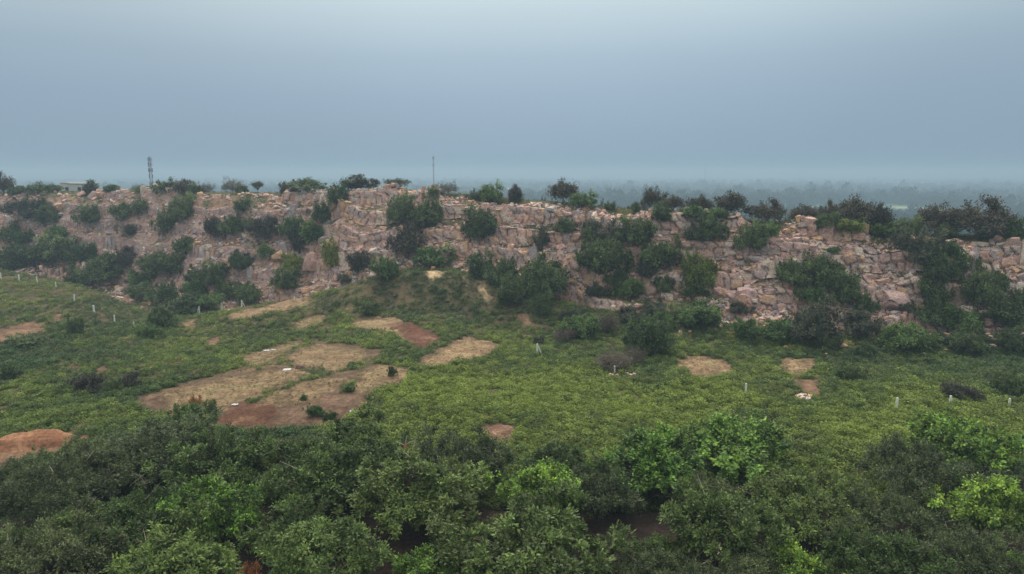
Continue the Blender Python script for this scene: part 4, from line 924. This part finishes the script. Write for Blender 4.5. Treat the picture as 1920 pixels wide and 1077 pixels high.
def weeds():
    r_ = np.random.default_rng(77); n = 340000
    s = r_.uniform(-.98, .98, n); y0, y1 = 58., np.interp(s, SG, TY[:, 8])+22
    Y = y0+(y1-y0)*r_.random(n)**1.25; X = s*Y; t = slope_t(X, Y); z0 = height(X, Y, False)
    keep = r_.random(n) < np.where(t < 0, np.clip(62/Y*1.15, .3, 1), .42)
    X, Y, t = X[keep], Y[keep], t[keep]; Z = height(X, Y)
    k = bare_kind(X, Y, Z, 1.2); u = r_.random(len(X)); d1 = fbm(X/3, Y/3, o=3, seed=53); d2 = fbm(X/14, Y/14, o=4, seed=51)
    front = 58+9*fbm(X/9, X*0+2, o=2, seed=90)
    ok = ((k <= 0) & (u < .12)) | ((k <= 0) & (Y > front+6) & (u < np.clip(.97-2.2*np.clip(d1-.10, 0, 1), .15, 1))) | ((k > 0) & (u < .08)) | (np.isin(k, [1]) & (u < .30)) | (np.isin(k, [2, 3]) & (u < .22)) | ((k == 4) & (u < .6)) | ((k == 5) & (u < .30))
    sl = t > 0; grass = d1*.8+d2*.5
    ok &= ~sl | (u < np.clip(.38+1.6*grass+.6*(1-sst(.0, .28, t)), .08, .95))
    X, Y, Z, t, k, d1, d2 = X[ok], Y[ok], Z[ok], t[ok], k[ok], d1[ok], d2[ok]; m = len(X); u = r_.random(m)
    px, py = project(X, Y, Z); lift = np.zeros(m)
    for bx, by, rx, ry, a in BLOB: lift += a*np.exp(-((px-bx)/rx)**2-((py-by)/ry)**2)
    lift += .75*fbm(X/10, Y/10, o=4, seed=95)+.3*d1+.5*fbm(X/38, Y/38, o=2, seed=96)
    q = np.clip(.38+lift*1.0+.28*r_.normal(size=m), 0, 1)[:, None]
    c = np.array([.052, .088, .032])*(1-q)+np.array([.190, .238, .046])*q
    dry0 = np.clip(sst(.0, .15, t)+.45*(fbm(X/6, Y/6, o=3, seed=97) > .22)*(lift < .3), 0, 1)[:, None]*r_.uniform(.4, 1, (m, 1))
    dry = dry0*np.where((t > 0) & (t < .3), .45, 1)[:, None]
    c = c*(1-.75*dry)+np.array([.105, .095, .045])*.75*dry
    c = c*r_.uniform(.6, 1.35, (m, 1))
    c = np.where((k > 0)[:, None], np.array([.17, .135, .06])*r_.uniform(.5, 1.2, (m, 1)), c)
    c = np.where((np.isin(k, [3, 4]) | ((k == 5) & (d1 < 0)))[:, None], np.array([.105, .058, .042])*r_.uniform(.4, 1.3, (m, 1)), c)
    shr = (t > .02) & (t < 1) & (r_.random(m) < .17); sc = np.where(shr, 1.9, 1)*np.where(k < 0, .55, 1)*np.where(k > 2, .26, 1)*np.where(k > 0, .38, np.where(t > 0, .7, 1.0))*(.50+.92*r_.random(m)**2.2)*np.clip(.9+.3*d2, .6, 1.3)
    vid = np.where(((t > .1) & ~shr) | (k > 0), r_.integers(5, 8, m), np.where(u < .82, r_.integers(0, 5, m), r_.integers(5, 8, m)))
    rot = np.stack([r_.normal(size=m)*.12, r_.normal(size=m)*.12, r_.uniform(0, 6.28, m)], 1)
    gn_scatter('weeds', np.stack([X, Y, Z-.03], 1), np.stack([sc, sc, sc*r_.uniform(.8, 1.5, m)], 1), rot, c, vid, WEEDT, 'waist-high green and yellow-green weeds covering the field')
    print('weeds', m)
weeds()
# ------------------------------------------------------------------ woods of the far plain
def fartree(seed, n=170):
    r_ = np.random.default_rng(seed); cl = r_.normal(size=(12, 3)); cl /= np.linalg.norm(cl, axis=1)[:, None]; cl = cl*[.62, .62, .34]*r_.uniform(.5, 1, (12, 1))+[0, 0, .6]
    c = cl[r_.integers(0, 12, n)]; d = r_.normal(size=(n, 3)); d /= np.linalg.norm(d, axis=1)[:, None]
    V_, F_ = leaf_quads(c+d*.22, d+r_.normal(size=(n, 3))*.5, r_.normal(size=(n, 3))+[0, 0, 1], .26, .2); V_[:, 2] = np.maximum(V_[:, 2], .0)
    a = Acc(); a.add(V_, F_, (1, 1, 1)); tube(a, [(0, 0, -.05), (0, 0, .3), (.03, 0, .55)], [.05, .045, .03], (1, 1, 1), 5); me = a.mesh('far_tree'); me.materials.append(M_FAR); return me
FT = [fartree(700+i) for i in range(6)]
def far_woods():
    r_ = np.random.default_rng(99); n = 60000
    s = r_.uniform(-.95, .95, n); Y = 330*np.exp(r_.random(n)*math.log(7500/330)); X = s*Y
    d = fbm(X/170, Y/230, o=4, seed=111)+.35*fbm(X/40, Y/60, o=3, seed=113)
    ok = (d > -.02-.10*sst(400, 2500, Y)) & (r_.random(n) < np.where(Y < 1500, .9, .7))
    ok &= Y > keys(X, Y)[0][:, 10]+40
    X, Y = X[ok], Y[ok]; m = len(X); Z = height(X, Y); sz = r_.uniform(4.0, 8.0, m)*(1+.5*(r_.random(m) < .06))*np.where(Y > 1200, 1.7, 1); 
    c = np.array([.020, .044, .024])*r_.uniform(.6, 1.4, (m, 1)); 
    gn_scatter('woodland', np.stack([X, Y, Z], 1), np.stack([sz, sz, sz*r_.uniform(1.0, 1.8, m)], 1), np.stack([0*X, 0*X, r_.uniform(0, 6.28, m)], 1), c, r_.integers(0, 6, m), FT, 'hazy blue-green woodland covering the plain behind the ridge')
    print('far', m)
far_woods()
# nearer single trees on the plain, pale sage leaf colour standing in for haze
MID = [(1138,366,36,30,60),(1160,372,28,26,64),(1187,367,28,30,56),(1208,366,34,34,52),(1172,380,36,22,70),(1480,396,36,22,60),(1690,406,30,26,60),(1668,400,26,22,66),(1722,414,32,20,55),(1012,368,24,16,50),(992,372,22,14,54),(1885,414,36,22,45)]
for i, (px, py, wd, hg, Yd) in enumerate(MID):
    Yd = Yd+float(np.interp(ray(px, py)[0], SG, TY[:, 8])); dx = ray(px, py)[0]; x = dx*Yd; g = float(height(x, Yd)[0]); zt = zat(py-hg/2, Yd)
    wh = ['left of the brown skyline trees', 'behind the right skyline', 'behind the lone round skyline tree'][0 if 1100 < px < 1300 else 2 if px < 1100 else 1]
    plant('sage_big', 'plain_tree', (x, Yd, g), wd*Yd/F*1.35, min(max(zt-g, 3), wd*Yd/F*1.5), f'pale hazy tree on the back slope {wh}', 'tree', f'pale trees on the back slope {wh}')
# ------------------------------------------------------------------ haze: one closed box of even air
def haze():
    x0, x1, y0, y1, z0, z1 = -15800, 15800, -390, 13900, -38.8, 60
    V0 = [(x, y, z) for z in (z0, z1) for x, y in ((x0, y0), (x1, y0), (x1, y1), (x0, y1))]
    o = link('haze', new_mesh('haze', V0, [[3, 2, 1, 0], [4, 5, 6, 7], [0, 1, 5, 4], [1, 2, 6, 5], [2, 3, 7, 6], [3, 0, 4, 7]]))
    m = bpy.data.materials.new('haze_air'); m.use_nodes = True; t = m.node_tree; t.nodes.clear()
    v = t.nodes.new('ShaderNodeVolumePrincipled'); v.inputs['Color'].default_value = (.355, .47, .585, 1); v.inputs['Density'].default_value = HAZE_DENSITY; v.inputs['Anisotropy'].default_value = .3
    q = t.nodes.new('ShaderNodeOutputMaterial'); t.links.new(v.outputs[0], q.inputs['Volume']); o.data.materials.append(m); structure(o, 'stuff'); o['label'] = 'thin blue-grey haze filling the air over the whole plain'
haze()
